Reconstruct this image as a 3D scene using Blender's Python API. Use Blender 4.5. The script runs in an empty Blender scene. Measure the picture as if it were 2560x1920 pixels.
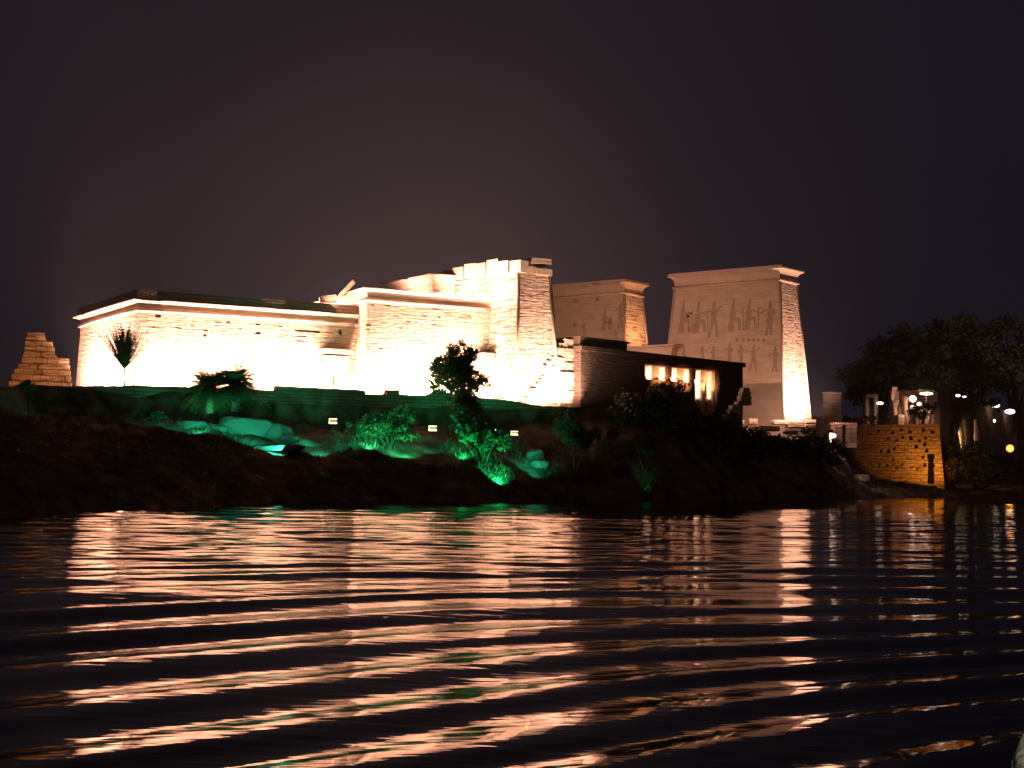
import bpy, bmesh, math, random
import numpy as np
from mathutils import Vector, Matrix, noise

R = math.radians
HAZE = 0.00035
random.seed(7)
S = bpy.context.scene
COL = S.collection

# ------------------------------------------------------------------ camera
CAM_Z, FPX, PITCH, ROLL = 1.5, 3550.0, math.atan(235 / 3550.0), R(0.7)
cam_d = bpy.data.cameras.new('camera')
cam_d.sensor_width = 36
cam_d.lens = FPX / 2560 * 36
cam_d.clip_start, cam_d.clip_end = 0.1, 3000
cam = bpy.data.objects.new('camera', cam_d)
COL.objects.link(cam)
ROT = Matrix.Rotation(R(90) + PITCH, 3, 'X') @ Matrix.Rotation(ROLL, 3, 'Z')
cam.matrix_world = Matrix.Translation((0, 0, CAM_Z)) @ ROT.to_4x4()
S.camera = cam

# ------------------------------------------------------------------ exposure, world
S.view_settings.view_transform = 'Standard'
S.view_settings.look = 'None'
S.view_settings.exposure = 0
S.view_settings.gamma = 1
S.cycles.max_bounces = 6
S.cycles.diffuse_bounces = 3
S.cycles.glossy_bounces = 4
S.cycles.sample_clamp_indirect = 8
S.cycles.use_denoising = True
S.cycles.caustics_reflective = False

w = bpy.data.worlds.new('World')
S.world = w
w.use_nodes = True
nt = w.node_tree
for n in list(nt.nodes):
    nt.nodes.remove(n)
def N(nt, t, **kw):
    n = nt.nodes.new(t)
    for k, v in kw.items():
        if k.startswith('_'):
            n.inputs[int(k[1:])].default_value = v
        else:
            setattr(n, k, v)
    return n
L = nt.links.new
out = N(nt, 'ShaderNodeOutputWorld')
bg = N(nt, 'ShaderNodeBackground')
tc = N(nt, 'ShaderNodeTexCoord')
nrm = N(nt, 'ShaderNodeVectorMath', operation='NORMALIZE')
L(tc.outputs['Generated'], nrm.inputs[0])
# town and floodlight glow low in the night air, strongest over the temple
gd = Vector((-0.06, 1, 0.045)).normalized()
dot = N(nt, 'ShaderNodeVectorMath', operation='DOT_PRODUCT')
dot.inputs[1].default_value = gd
L(nrm.outputs[0], dot.inputs[0])
mr = N(nt, 'ShaderNodeMapRange')
mr.inputs['From Min'].default_value = math.cos(R(30))
mr.inputs['From Max'].default_value = 1.0
L(dot.outputs['Value'], mr.inputs['Value'])
mx = N(nt, 'ShaderNodeMixRGB')
mx.inputs[1].default_value = (0.0130, 0.0092, 0.0135, 1)
mx.inputs[2].default_value = (0.068, 0.041, 0.0395, 1)
pw = N(nt, 'ShaderNodeMath', operation='POWER'); pw.inputs[1].default_value = 7.5
L(mr.outputs[0], pw.inputs[0]); L(pw.outputs[0], mx.inputs[0])
# bluer towards the right (south)
sx = N(nt, 'ShaderNodeSeparateXYZ')
L(nrm.outputs[0], sx.inputs[0])
mr2 = N(nt, 'ShaderNodeMapRange')
mr2.inputs['From Min'].default_value = 0.0
mr2.inputs['From Max'].default_value = 0.36
L(sx.outputs['X'], mr2.inputs['Value'])
mx2 = N(nt, 'ShaderNodeMixRGB')
mx2.inputs[2].default_value = (0.0085, 0.0068, 0.0125, 1)
L(mr2.outputs[0], mx2.inputs[0])
L(mx.outputs[0], mx2.inputs[1])
nz = N(nt, 'ShaderNodeTexNoise')
nz.inputs['Scale'].default_value = 5
L(nrm.outputs[0], nz.inputs['Vector'])
mr3 = N(nt, 'ShaderNodeMapRange')
mr3.inputs['To Min'].default_value = 0.88
mr3.inputs['To Max'].default_value = 1.12
L(nz.outputs[0], mr3.inputs['Value'])
# warm fill added to the unseen sky behind the camera, brightens the bank
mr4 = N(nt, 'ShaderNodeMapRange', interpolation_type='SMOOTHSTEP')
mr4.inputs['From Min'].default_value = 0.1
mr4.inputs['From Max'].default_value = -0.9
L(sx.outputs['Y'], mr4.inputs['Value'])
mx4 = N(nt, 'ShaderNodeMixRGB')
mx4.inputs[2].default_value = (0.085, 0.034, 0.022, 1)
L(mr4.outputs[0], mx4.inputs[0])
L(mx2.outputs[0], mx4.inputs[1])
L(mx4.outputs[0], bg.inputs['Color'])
L(mr3.outputs[0], bg.inputs['Strength'])
L(bg.outputs[0], out.inputs['Surface'])

# ------------------------------------------------------------------ measuring helpers
# pixel measurements in the 2560-wide photograph turned into places in the world
def ray(px, py):
    d = ROT @ Vector(((px - 1280) / FPX, (960 - py) / FPX, -1))
    return d / d.y
def at(px, py, Y):
    d = ray(px, py)
    return Vector((d.x * Y, Y, CAM_Z + d.z * Y))
def pz(px, py, z):                       # where the sight line reaches height z
    d = ray(px, py)
    Y = (z - CAM_Z) / d.z
    return Vector((d.x * Y, Y))
def pY(px, Y, py=1000):
    return Vector((ray(px, py).x * Y, Y))
def tline(px, P, D, py=1000):            # distance along line P+tD where it crosses column px
    r = ray(px, py).x
    return (r * P[1] - P[0]) / (D[0] - r * D[1])
def zat(px, py, P, D):
    t = tline(px, P, D, py)
    return at(px, py, P[1] + D[1] * t).z

# ------------------------------------------------------------------ object helpers
def tag(o, label, cat, group=None, kind=None):
    if label: o['label'] = label
    if cat: o['category'] = cat
    if group: o['group'] = group
    if kind: o['kind'] = kind
    return o
def empty(name, loc, label, cat, group=None, rz=0):
    o = bpy.data.objects.new(name, None)
    COL.objects.link(o)
    o.location = loc
    o.rotation_euler = (0, 0, rz)
    o.empty_display_size = 0.3
    return tag(o, label, cat, group)
def box_uv(me):
    uv = me.uv_layers.new(name='UVMap')
    vs = me.vertices
    for p in me.polygons:
        n = p.normal
        if abs(n.z) < 0.75:
            t = Vector((-n.y, n.x, 0))
            t = t.normalized() if t.length > 1e-6 else Vector((1, 0, 0))
            for li in p.loop_indices:
                c = vs[me.loops[li].vertex_index].co
                uv.data[li].uv = (c.dot(t), c.z)
        else:
            for li in p.loop_indices:
                c = vs[me.loops[li].vertex_index].co
                uv.data[li].uv = (c.x, c.y)
def mesh_obj(name, verts, faces, mat, parent=None, smooth=False, uv=True):
    """verts in world coordinates; parented objects keep them relative to the parent"""
    me = bpy.data.meshes.new(name)
    if parent is not None:
        inv = parent.matrix_basis.inverted() if parent.parent is None else (parent.parent.matrix_basis @ parent.matrix_basis).inverted()
        verts = [inv @ Vector(v) for v in verts]
    me.from_pydata([tuple(v) for v in verts], [], faces)
    me.validate()
    me.update()
    if uv: box_uv(me)
    if mat: me.materials.append(mat)
    if smooth:
        for p in me.polygons: p.use_smooth = True
    o = bpy.data.objects.new(name, me)
    COL.objects.link(o)
    if parent is not None: o.parent = parent
    return o
class MB:
    def __init__(s): s.v = []; s.f = []
    def add(s, vs, fs):
        b = len(s.v)
        s.v += [Vector(v) for v in vs]
        s.f += [tuple(i + b for i in f) for f in fs]
    def box(s, c, sx, sy, sz, rz=0, tilt=None):
        m = Matrix.Rotation(rz, 3, 'Z')
        if tilt is not None: m = m @ tilt
        vs = [Vector(c) + m @ Vector((x * sx / 2, y * sy / 2, z * sz / 2)) for x in (-1, 1) for y in (-1, 1) for z in (-1, 1)]
        s.add(vs, [(0, 1, 3, 2), (4, 6, 7, 5), (0, 4, 5, 1), (2, 3, 7, 6), (0, 2, 6, 4), (1, 5, 7, 3)])
    def prism(s, poly0, z0, poly1, z1):
        n = len(poly0)
        s.add([(p[0], p[1], z0) for p in poly0] + [(p[0], p[1], z1) for p in poly1],
              [tuple(range(n))[::-1], tuple(range(n, 2 * n))] + [(i, (i + 1) % n, n + (i + 1) % n, n + i) for i in range(n)])
    def ring(s, c, prof, seg=16):        # lathe: prof = [(r, z)...]
        vs, fs = [], []
        for r, z in prof:
            for k in range(seg):
                a = 2 * math.pi * k / seg
                vs.append((c[0] + r * math.cos(a), c[1] + r * math.sin(a), c[2] + z))
        for j in range(len(prof) - 1):
            for k in range(seg):
                a, b = j * seg + k, j * seg + (k + 1) % seg
                fs.append((a, b, b + seg, a + seg))
        fs.append(tuple(range(seg))[::-1])
        fs.append(tuple(range((len(prof) - 1) * seg, len(prof) * seg)))
        s.add(vs, fs)
    def tube(s, pts, rads, seg=8):
        vs, fs = [], []
        for i, p in enumerate(pts):
            p = Vector(p)
            d = (Vector(pts[min(i + 1, len(pts) - 1)]) - Vector(pts[max(i - 1, 0)])).normalized()
            a = d.cross(Vector((0.3, 0.9, 0.1))).normalized()
            b = d.cross(a)
            for k in range(seg):
                t = 2 * math.pi * k / seg
                vs.append(p + (a * math.cos(t) + b * math.sin(t)) * rads[i])
        for j in range(len(pts) - 1):
            for k in range(seg):
                q, r = j * seg + k, j * seg + (k + 1) % seg
                fs.append((q, r, r + seg, q + seg))
        fs.append(tuple(range(seg))[::-1])
        fs.append(tuple(range((len(pts) - 1) * seg, len(pts) * seg)))
        s.add(vs, fs)
    def build(s, name, mat, parent=None, smooth=False):
        return mesh_obj(name, s.v, s.f, mat, parent, smooth)
def ccw(poly):
    a = sum(poly[i][0] * poly[(i + 1) % len(poly)][1] - poly[(i + 1) % len(poly)][0] * poly[i][1] for i in range(len(poly)))
    return [Vector(p[:2]) for p in (poly if a > 0 else poly[::-1])]
def offset(poly, d):
    poly = ccw(poly)
    n = len(poly); res = []
    for i in range(n):
        a, b, c = poly[i - 1], poly[i], poly[(i + 1) % n]
        e1, e2 = (b - a).normalized(), (c - b).normalized()
        n1, n2 = Vector((e1.y, -e1.x)), Vector((e2.y, -e2.x))
        m = (n1 + n2)
        m = m / max(0.3, m.length_squared / 2)
        res.append(b + m * d)
    return res
def cut(o, boxes):
    """carve boxes (centre, sx, sy, sz, rz) out of a mesh"""
    mb = MB()
    for b in boxes: mb.box(*b)
    c = mesh_obj('cutter', mb.v, mb.f, None, None, uv=False)
    if o.parent is not None:
        c.matrix_world = Matrix.Identity(4)
        pm = o.parent.matrix_basis
        c.data.transform(pm.inverted())
        par = o.parent; o.parent = None
    else: par = None
    m = o.modifiers.new('b', 'BOOLEAN'); m.object = c; m.operation = 'DIFFERENCE'; m.solver = 'EXACT'
    dg = bpy.context.evaluated_depsgraph_get()
    dg.update()
    me = bpy.data.meshes.new_from_object(o.evaluated_get(dg))
    o.modifiers.clear()
    old = o.data; o.data = me; me.name = o.name
    while me.uv_layers: me.uv_layers.remove(me.uv_layers[0])
    box_uv(me)
    bpy.data.objects.remove(c)
    if par is not None: o.parent = par

# ------------------------------------------------------------------ materials
def mat(name):
    m = bpy.data.materials.new(name)
    m.use_nodes = True
    t = m.node_tree
    b = t.nodes['Principled BSDF']
    return m, t, b
def stone(name, base, dark, bw=1.1, bh=0.42, mortar=0.02, bump=0.5, mottle=0.9, carve=0.0, stain=0.5):
    m, t, b = mat(name)
    b.inputs['Roughness'].default_value = 0.9
    b.inputs['Specular IOR Level'].default_value = 0.15
    uv = N(t, 'ShaderNodeUVMap')
    br = N(t, 'ShaderNodeTexBrick')
    br.inputs['Scale'].default_value = 1
    br.inputs['Brick Width'].default_value = bw
    br.inputs['Row Height'].default_value = bh
    br.inputs['Mortar Size'].default_value = mortar
    br.inputs['Mortar Smooth'].default_value = 0.5
    br.inputs['Bias'].default_value = 0
    br.inputs['Color1'].default_value = (*base, 1)
    br.inputs['Color2'].default_value = tuple(c * 0.86 for c in base) + (1,)
    br.inputs['Mortar'].default_value = (*dark, 1)
    wn = N(t, 'ShaderNodeTexNoise')
    wn.inputs['Scale'].default_value = 0.9; wn.inputs['Detail'].default_value = 3
    geo = N(t, 'ShaderNodeNewGeometry')
    t.links.new(geo.outputs['Position'], wn.inputs['Vector'])
    wadd = N(t, 'ShaderNodeVectorMath', operation='MULTIPLY_ADD')
    wadd.inputs[1].default_value = (0.12, 0.12, 0)
    t.links.new(wn.outputs['Color'], wadd.inputs[0])
    t.links.new(uv.outputs[0], wadd.inputs[2])
    t.links.new(wadd.outputs[0], br.inputs['Vector'])
    # weather: streaky patches along the courses
    mp = N(t, 'ShaderNodeMapping'); mp.inputs['Scale'].default_value = (0.35, 1.3, 1)
    t.links.new(uv.outputs[0], mp.inputs['Vector'])
    n1 = N(t, 'ShaderNodeTexNoise'); n1.inputs['Scale'].default_value = 1.6; n1.inputs['Detail'].default_value = 8; n1.inputs['Roughness'].default_value = 0.65
    t.links.new(mp.outputs[0], n1.inputs['Vector'])
    r1 = N(t, 'ShaderNodeMapRange'); r1.inputs['From Min'].default_value = 0.42; r1.inputs['From Max'].default_value = 0.62
    t.links.new(n1.outputs[0], r1.inputs['Value'])
    mm = N(t, 'ShaderNodeMath', operation='MULTIPLY'); mm.inputs[1].default_value = stain
    t.links.new(r1.outputs[0], mm.inputs[0])
    mix = N(t, 'ShaderNodeMixRGB'); mix.inputs[2].default_value = tuple(c * 0.62 for c in base) + (1,)
    t.links.new(mm.outputs[0], mix.inputs[0]); t.links.new(br.outputs['Color'], mix.inputs[1])
    last = mix.outputs[0]
    hgt = N(t, 'ShaderNodeMath', operation='MULTIPLY_ADD'); hgt.inputs[1].default_value = -1.0
    t.links.new(br.outputs['Fac'], hgt.inputs[0])
    n2 = N(t, 'ShaderNodeTexNoise'); n2.inputs['Scale'].default_value = 3; n2.inputs['Detail'].default_value = 7
    mp2 = N(t, 'ShaderNodeMapping'); mp2.inputs['Scale'].default_value = (0.6, 1.8, 1)
    t.links.new(uv.outputs[0], mp2.inputs['Vector']); t.links.new(mp2.outputs[0], n2.inputs['Vector'])
    t.links.new(n2.outputs[0], hgt.inputs[2])
    hl = hgt.outputs[0]
    if carve > 0:     # rows of worn carved signs, like eroded inscriptions
        mp3 = N(t, 'ShaderNodeMapping'); mp3.inputs['Scale'].default_value = (0.55, 4.4, 1)
        t.links.new(uv.outputs[0], mp3.inputs['Vector'])
        vo = N(t, 'ShaderNodeTexNoise'); vo.inputs['Scale'].default_value = 1.25; vo.inputs['Detail'].default_value = 4; vo.inputs['Distortion'].default_value = 0.6
        t.links.new(mp3.outputs[0], vo.inputs['Vector'])
        am = N(t, 'ShaderNodeMapRange'); am.inputs['From Min'].default_value = 0.54; am.inputs['From Max'].default_value = 0.63
        t.links.new(vo.outputs[0], am.inputs['Value'])
        am2 = N(t, 'ShaderNodeMath', operation='MULTIPLY'); am2.inputs[1].default_value = carve
        t.links.new(am.outputs[0], am2.inputs[0])
        mix3 = N(t, 'ShaderNodeMixRGB'); mix3.inputs[2].default_value = (*dark, 1)
        t.links.new(am2.outputs[0], mix3.inputs[0]); t.links.new(last, mix3.inputs[1])
        last = mix3.outputs[0]
        sb = N(t, 'ShaderNodeMath', operation='SUBTRACT')
        t.links.new(hl, sb.inputs[0]); t.links.new(am.outputs[0], sb.inputs[1])
        hl = sb.outputs[0]
    bp = N(t, 'ShaderNodeBump'); bp.inputs['Strength'].default_value = bump; bp.inputs['Distance'].default_value = 0.12
    t.links.new(hl, bp.inputs['Height'])
    t.links.new(bp.outputs[0], b.inputs['Normal'])
    t.links.new(last, b.inputs['Base Color'])
    return m
M_HALL = stone('sandstone_wall', (0.43, 0.33, 0.235), (0.17, 0.11, 0.07), bump=0.65, carve=0.22)
M_CARVED = stone('carved_sandstone', (0.43, 0.33, 0.24), (0.14, 0.09, 0.06), bump=0.8, carve=0.75)
M_PYL = stone('pylon_sandstone', (0.40, 0.31, 0.225), (0.26, 0.185, 0.13), bw=1.4, bh=0.55, mortar=0.012, bump=0.3, stain=0.42)
M_CORN = stone('cornice_sandstone', (0.42, 0.32, 0.23), (0.28, 0.20, 0.14), bw=1.8, bh=3, mortar=0.01, bump=0.3, stain=0.25)
M_RELIEF = stone('relief_shade_stone', (0.265, 0.20, 0.145), (0.2, 0.14, 0.1), bw=1.4, bh=0.55, mortar=0.01, bump=0.3, stain=0.4)  # darker tone stands in for the shading of the carved figures
M_RUBBLE = stone('rubble_wall', (0.24, 0.155, 0.11), (0.10, 0.065, 0.045), bw=0.6, bh=0.25, mortar=0.03, bump=0.9, stain=0.6)
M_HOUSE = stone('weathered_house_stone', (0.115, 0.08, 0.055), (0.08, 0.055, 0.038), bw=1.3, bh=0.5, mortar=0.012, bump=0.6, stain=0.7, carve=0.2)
M_MUD = stone('bastion_masonry', (0.33, 0.25, 0.15), (0.10, 0.06, 0.035), bw=0.8, bh=0.42, mortar=0.03, bump=1.0, stain=1.0, carve=0.3)
def simple(name, col, rough=0.8, emit=None, es=0, spec=0.3, noise_s=None, metallic=0):
    m, t, b = mat(name)
    b.inputs['Base Color'].default_value = (*col, 1)
    b.inputs['Roughness'].default_value = rough
    b.inputs['Specular IOR Level'].default_value = spec
    b.inputs['Metallic'].default_value = metallic
    if emit:
        b.inputs['Emission Color'].default_value = (*emit, 1)
        b.inputs['Emission Strength'].default_value = es
    if noise_s:
        n = N(t, 'ShaderNodeTexNoise'); n.inputs['Scale'].default_value = noise_s; n.inputs['Detail'].default_value = 6
        g = N(t, 'ShaderNodeNewGeometry'); t.links.new(g.outputs['Position'], n.inputs['Vector'])
        r = N(t, 'ShaderNodeMixRGB'); r.inputs[1].default_value = tuple(c * 0.55 for c in col) + (1,); r.inputs[2].default_value = tuple(min(1, c * 1.45) for c in col) + (1,)
        t.links.new(n.outputs[0], r.inputs[0]); t.links.new(r.outputs[0], b.inputs['Base Color'])
        bp = N(t, 'ShaderNodeBump'); bp.inputs['Strength'].default_value = 0.6; bp.inputs['Distance'].default_value = 0.15
        t.links.new(n.outputs[0], bp.inputs['Height']); t.links.new(bp.outputs[0], b.inputs['Normal'])
    return m
M_LEAF = simple('leaves', (0.055, 0.085, 0.03), 0.7, noise_s=0.8)
M_LEAF2 = simple('dusty_leaves', (0.075, 0.085, 0.04), 0.75, noise_s=0.6)
M_PALM = simple('palm_fronds', (0.06, 0.08, 0.03), 0.6, noise_s=0.8)
M_BARK = simple('bark', (0.09, 0.06, 0.04), 0.9, noise_s=4)
M_ROCK = simple('granite', (0.12, 0.10, 0.085), 0.9, noise_s=1.2)
M_DARK = simple('shade_and_post_black', (0.03, 0.02, 0.015), 0.95)  # near-black for the doorway's painted shade and the lamp posts
M_METAL = simple('lamp_housing', (0.20, 0.09, 0.045), 0.6)
M_GLASS = simple('lit_lamp_glass', (0.9, 0.7, 0.5), 0.4, (1.0, 0.66, 0.42), 2.2)
M_LENS = simple('warm_lamp_lens', (0.5, 0.2, 0.1), 0.5, (1.0, 0.28, 0.12), 0.45)
M_WHITE_L = simple('white_lamp_glass', (0.9, 0.8, 0.7), 0.4, (1.0, 0.72, 0.55), 5)
M_ORANGE_L = simple('sodium_lamp_glass', (0.9, 0.5, 0.2), 0.4, (1.0, 0.30, 0.02), 3.2)
m, t, b = mat('earth_bank')
g = N(t, 'ShaderNodeNewGeometry')
n = N(t, 'ShaderNodeTexNoise'); n.inputs['Scale'].default_value = 0.7; n.inputs['Detail'].default_value = 9
t.links.new(g.outputs['Position'], n.inputs['Vector'])
cr = N(t, 'ShaderNodeValToRGB')
cr.color_ramp.elements[0].color = (0.035, 0.025, 0.016, 1); cr.color_ramp.elements[0].position = 0.35
cr.color_ramp.elements[1].color = (0.16, 0.13, 0.095, 1); cr.color_ramp.elements[1].position = 0.7
t.links.new(n.outputs[0], cr.inputs[0]); t.links.new(cr.outputs[0], b.inputs['Base Color'])
bp = N(t, 'ShaderNodeBump'); bp.inputs['Strength'].default_value = 0.8; bp.inputs['Distance'].default_value = 0.3
t.links.new(n.outputs[0], bp.inputs['Height']); t.links.new(bp.outputs[0], b.inputs['Normal'])
b.inputs['Roughness'].default_value = 0.95; b.inputs['Specular IOR Level'].default_value = 0.05
M_EARTH = m
m, t, b = mat('river_water')
b.inputs['Base Color'].default_value = (0.004, 0.004, 0.005, 1)
b.inputs['Roughness'].default_value = 0.035
b.inputs['IOR'].default_value = 1.333
g = N(t, 'ShaderNodeNewGeometry')
mp = N(t, 'ShaderNodeMapping'); mp.inputs['Rotation'].default_value = (0, 0, R(-24)); mp.inputs['Scale'].default_value = (0.55, 3.2, 1)
t.links.new(g.outputs['Position'], mp.inputs['Vector'])
n = N(t, 'ShaderNodeTexNoise'); n.inputs['Scale'].default_value = 1.5; n.inputs['Detail'].default_value = 3
t.links.new(mp.outputs[0], n.inputs['Vector'])
bp = N(t, 'ShaderNodeBump'); bp.inputs['Strength'].default_value = 0.5; bp.inputs['Distance'].default_value = 0.012
t.links.new(n.outputs[0], bp.inputs['Height']); t.links.new(bp.outputs[0], b.inputs['Normal'])
M_WATER = m

# ------------------------------------------------------------------ lamps
WARM = (1.0, 0.565, 0.455)
def area(loc, target, sx, sy, power, col=WARM, spread=150, name='flood_lamp'):
    d = bpy.data.lights.new(name, 'AREA')
    d.shape = 'RECTANGLE'; d.size = sx; d.size_y = sy; d.energy = power; d.color = col; d.spread = R(spread)
    o = bpy.data.objects.new(name, d); COL.objects.link(o)
    o.location = loc
    o.rotation_euler = (Vector(target) - Vector(loc)).to_track_quat('-Z', 'Y').to_euler()
    return o
def spot(loc, target, power, angle, col=WARM, blend=0.6, rad=0.1, name='spot_lamp'):
    d = bpy.data.lights.new(name, 'SPOT')
    d.energy = power; d.color = col; d.spot_size = R(angle); d.spot_blend = blend; d.shadow_soft_size = rad
    o = bpy.data.objects.new(name, d); COL.objects.link(o)
    o.location = loc
    o.rotation_euler = (Vector(target) - Vector(loc)).to_track_quat('-Z', 'Y').to_euler()
    return o

# ------------------------------------------------------------------ island ground and water
GZ = 7.0
# columns: px, shore Y, top-of-bank Y, bank-top z, plateau z
PROF = [(-2600, 60, 75, 2.0, 2.5), (-1400, 42, 62, 2.5, 3.5), (-500, 40, 72, 3.6, 4.6), (-100, 43, 82, 4.6, 6.0), (60, 47, 88, 5.2, GZ), (340, 58, 93.4, 5.2, GZ),
        (690, 77, 98.9, 5.2, GZ), (912, 83, 101.9, 5.2, GZ), (1200, 90, 105.4, 5.4, GZ), (1450, 98, 108.5, 5.9, GZ),
        (1700, 104, 114, 6.6, GZ), (1780, 106, 119, 6.2, 6.4), (1860, 110, 130, 5.5, 5.7), (2040, 120, 132, 5.3, 5.7), (2110, 128, 150, 5.2, 7.6), (2150, 134, 168, 3.8, 7.8), (2190, 139, 168, 2.2, 7.8),
        (2347, 150, 163, 1.4, 7.8), (2353, 150, 174.5, 1.4, 6.8), (2500, 158, 190, 1.6, 6.5), (2700, 165, 212, 2, 6), (3400, 180, 205, 2, 4), (5000, 200, 240, 2, 3)]
def prof(px):
    for i in range(len(PROF) - 1):
        a, b = PROF[i], PROF[i + 1]
        if a[0] <= px <= b[0]:
            k = (px - a[0]) / (b[0] - a[0])
            return [a[j] + (b[j] - a[j]) * k for j in range(1, 5)]
    return PROF[0][1:] if px < PROF[0][0] else PROF[-1][1:]
def ground_z(px, Y):
    ys, yt, zb, zp = prof(px)
    if Y < ys: z = (Y - ys) * 0.35
    elif Y < yt:
        k = (Y - ys) / (yt - ys)
        z = zb * (k ** 0.8)
    elif Y < yt + 0.8: z = zb + (zp - zb) * (Y - yt) / 0.8
    else: z = zp
    X = ray(px, 1000).x * Y
    amp = 0.45 if ys + 1 < Y < yt - 1 else 0.1
    if Y > yt + 4: amp = 0.0
    z += amp * (noise.noise(Vector((X * 0.45, Y * 0.45, 0))) + 0.5 * noise.noise(Vector((X * 1.3, Y * 1.3, 3))))
    return z
vs, fs = [], []
pxs = list(range(-2600, -100, 100)) + list(range(-100, 2700, 14)) + list(range(2700, 4301, 100))
K = 46
for px in pxs:
    ys, yt, zb, zp = prof(px)
    Ys = [ys - 8, ys - 2] + [ys + (yt - ys) * k / 36 for k in range(37)] + [yt + 0.4, yt + 0.8, yt + 2, yt + 5, yt + 20, 290, 320]
    for Y in Ys:
        vs.append((ray(px, 1000).x * Y, Y, ground_z(px, Y)))
K = len(Ys)
for i in range(len(pxs) - 1):
    for j in range(K - 1):
        a = i * K + j
        fs.append((a, a + K, a + K + 1, a + 1))
o = mesh_obj('island_ground', vs, fs, M_EARTH, smooth=True)
tag(o, None, None, kind='structure')

# water: long-crested wake waves and ripples, heights a function of world x, y
rows = [-4.0]
while rows[-1] < 330:
    rows.append(rows[-1] + 0.016 + max(rows[-1], 0) * 0.0042)
Yr = np.array(rows)
nc = 460
rr = np.linspace(-0.78, 0.78, nc)
YY, RR = np.meshgrid(Yr, rr, indexing='ij')
XX = RR * (YY + 9)
rng = np.random.RandomState(5)
def waves(X, Y):
    # boat wake: curved crests spreading from behind and to the right, longer farther out
    C = (11.0, -4.0)
    r = np.hypot(X - C[0], Y - C[1])
    warp = 0.55 * np.sin(0.13 * X + 0.21 * Y + 1.0) + 0.45 * np.sin(-0.22 * X + 0.09 * Y + 2.2) + 0.3 * np.sin(0.4 * X + 0.33 * Y)
    rs_ = np.linspace(0, 700, 14001)
    lam_ = np.interp(rs_, [0, 14, 17, 24, 34, 700], [0.85, 0.95, 1.1, 2.2, 2.4, 2.4])
    ph_ = np.cumsum(2 * np.pi / lam_) * (rs_[1] - rs_[0])
    P0 = np.interp(r, rs_, ph_); lamr = np.interp(r, rs_, lam_)
    near = 1 / (1 + np.exp((Y - 24) / 3.0))
    mid = 1 + 0.75 * np.exp(-((Y - 45) / 22.0) ** 2)
    far = 1 - near
    H = np.zeros_like(X)
    env = 0.98 + 0.34 * np.sin(0.31 * X + 0.17 * Y + 1) * np.sin(0.43 * Y - 0.19 * X + .6) + 0.15 * np.sin(0.9 * X + .4 * Y)
    warp = warp + 0.35 * np.sin(0.62 * X - 0.5 * Y + .4) + 0.2 * np.sin(1.1 * X + 0.3 * Y)
    H += (0.108 * near + 0.022 * far) * lamr / 6.283 * env * np.sin(P0 + warp * 1.3)
    H += (0.040 * near + 0.020 * far) * lamr * .58 / 6.283 * (0.7 + 0.6 * np.sin(0.5 * X - 0.3 * Y + 2)) * np.sin(P0 * 1.72 + warp * 2.4 + 1.3)
    H += (0.018 * near + 0.022 * far) * lamr * .31 / 6.283 * (0.6 + 0.7 * np.sin(0.8 * X + 0.5 * Y)) * np.sin(P0 * 3.2 + warp * 4 + 0.25 * X)
    #   wavelength, slope, crest angle, near weight, far weight
    comp = [(0.62, .022, 26, .28, 1.0), (0.48, .020, 32, .25, 1.0), (1.1, .022, 4, .08, 1.6), (0.8, .020, -7, .05, 1.6), (0.33, .016, 36, .40, 1.0),
            (2.2, .022, 8, .15, 1.3), (1.5, .022, -3, .1, 1.3), (0.22, .013, 30, .5, .3), (0.7, .016, 14, .15, 1.2)]
    for lam, sl, ang, wn, wf in comp:
        a = R(ang + 90)
        k = 2 * math.pi / lam
        ph = rng.uniform(0, 6.28)
        env = 0.75 + 0.45 * np.sin(0.31 * X * (1.5 / lam) ** .5 + 0.5 * Y + ph * 2) * np.sin(0.23 * Y - 0.17 * X + ph)
        H += (wn * near + wf * far * mid) * sl / k * env * np.sin(k * (X * math.cos(a) + Y * math.sin(a)) + ph + warp * 2.2)
    return H
ZZ = waves(XX, YY)
nr = len(Yr)
co = np.stack([XX, YY, ZZ], -1).reshape(-1, 3).astype(np.float32)
ii, jj = np.meshgrid(np.arange(nr - 1), np.arange(nc - 1), indexing='ij')
a0 = (ii * nc + jj).ravel()
quads = np.stack([a0, a0 + 1, a0 + nc + 1, a0 + nc], -1).astype(np.int32)
me = bpy.data.meshes.new('river_water')
me.vertices.add(len(co)); me.vertices.foreach_set('co', co.ravel())
me.loops.add(quads.size); me.loops.foreach_set('vertex_index', quads.ravel())
me.polygons.add(len(quads)); me.polygons.foreach_set('loop_start', np.arange(0, quads.size, 4, dtype=np.int32))
me.polygons.foreach_set('use_smooth', np.ones(len(quads), dtype=bool))
me.update(calc_edges=True)
me.materials.append(M_WATER)
o = bpy.data.objects.new('river_water', me); COL.objects.link(o)
tag(o, None, None, kind='structure')

# lamplit night haze over the river
mb_v = [(x, y, z) for x in (-380, 380) for y in (-20, 345) for z in (-12, 60)]
me = bpy.data.meshes.new('haze')
me.from_pydata(mb_v, [], [(0, 1, 3, 2), (4, 6, 7, 5), (0, 4, 5, 1), (2, 3, 7, 6), (0, 2, 6, 4), (1, 5, 7, 3)]); me.update()
m, t, b = mat('haze_air')
t.nodes.remove(b)
pv = N(t, 'ShaderNodeVolumePrincipled'); pv.inputs['Color'].default_value = (.9, .9, .9, 1); pv.inputs['Density'].default_value = HAZE; pv.inputs['Anisotropy'].default_value = 0.3
t.links.new(pv.outputs[0], t.nodes['Material Output'].inputs['Volume'])
me.materials.append(m)
o = bpy.data.objects.new('haze', me); COL.objects.link(o)
tag(o, 'thin warm night haze hanging over the river and island', 'haze', kind='stuff')

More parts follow.
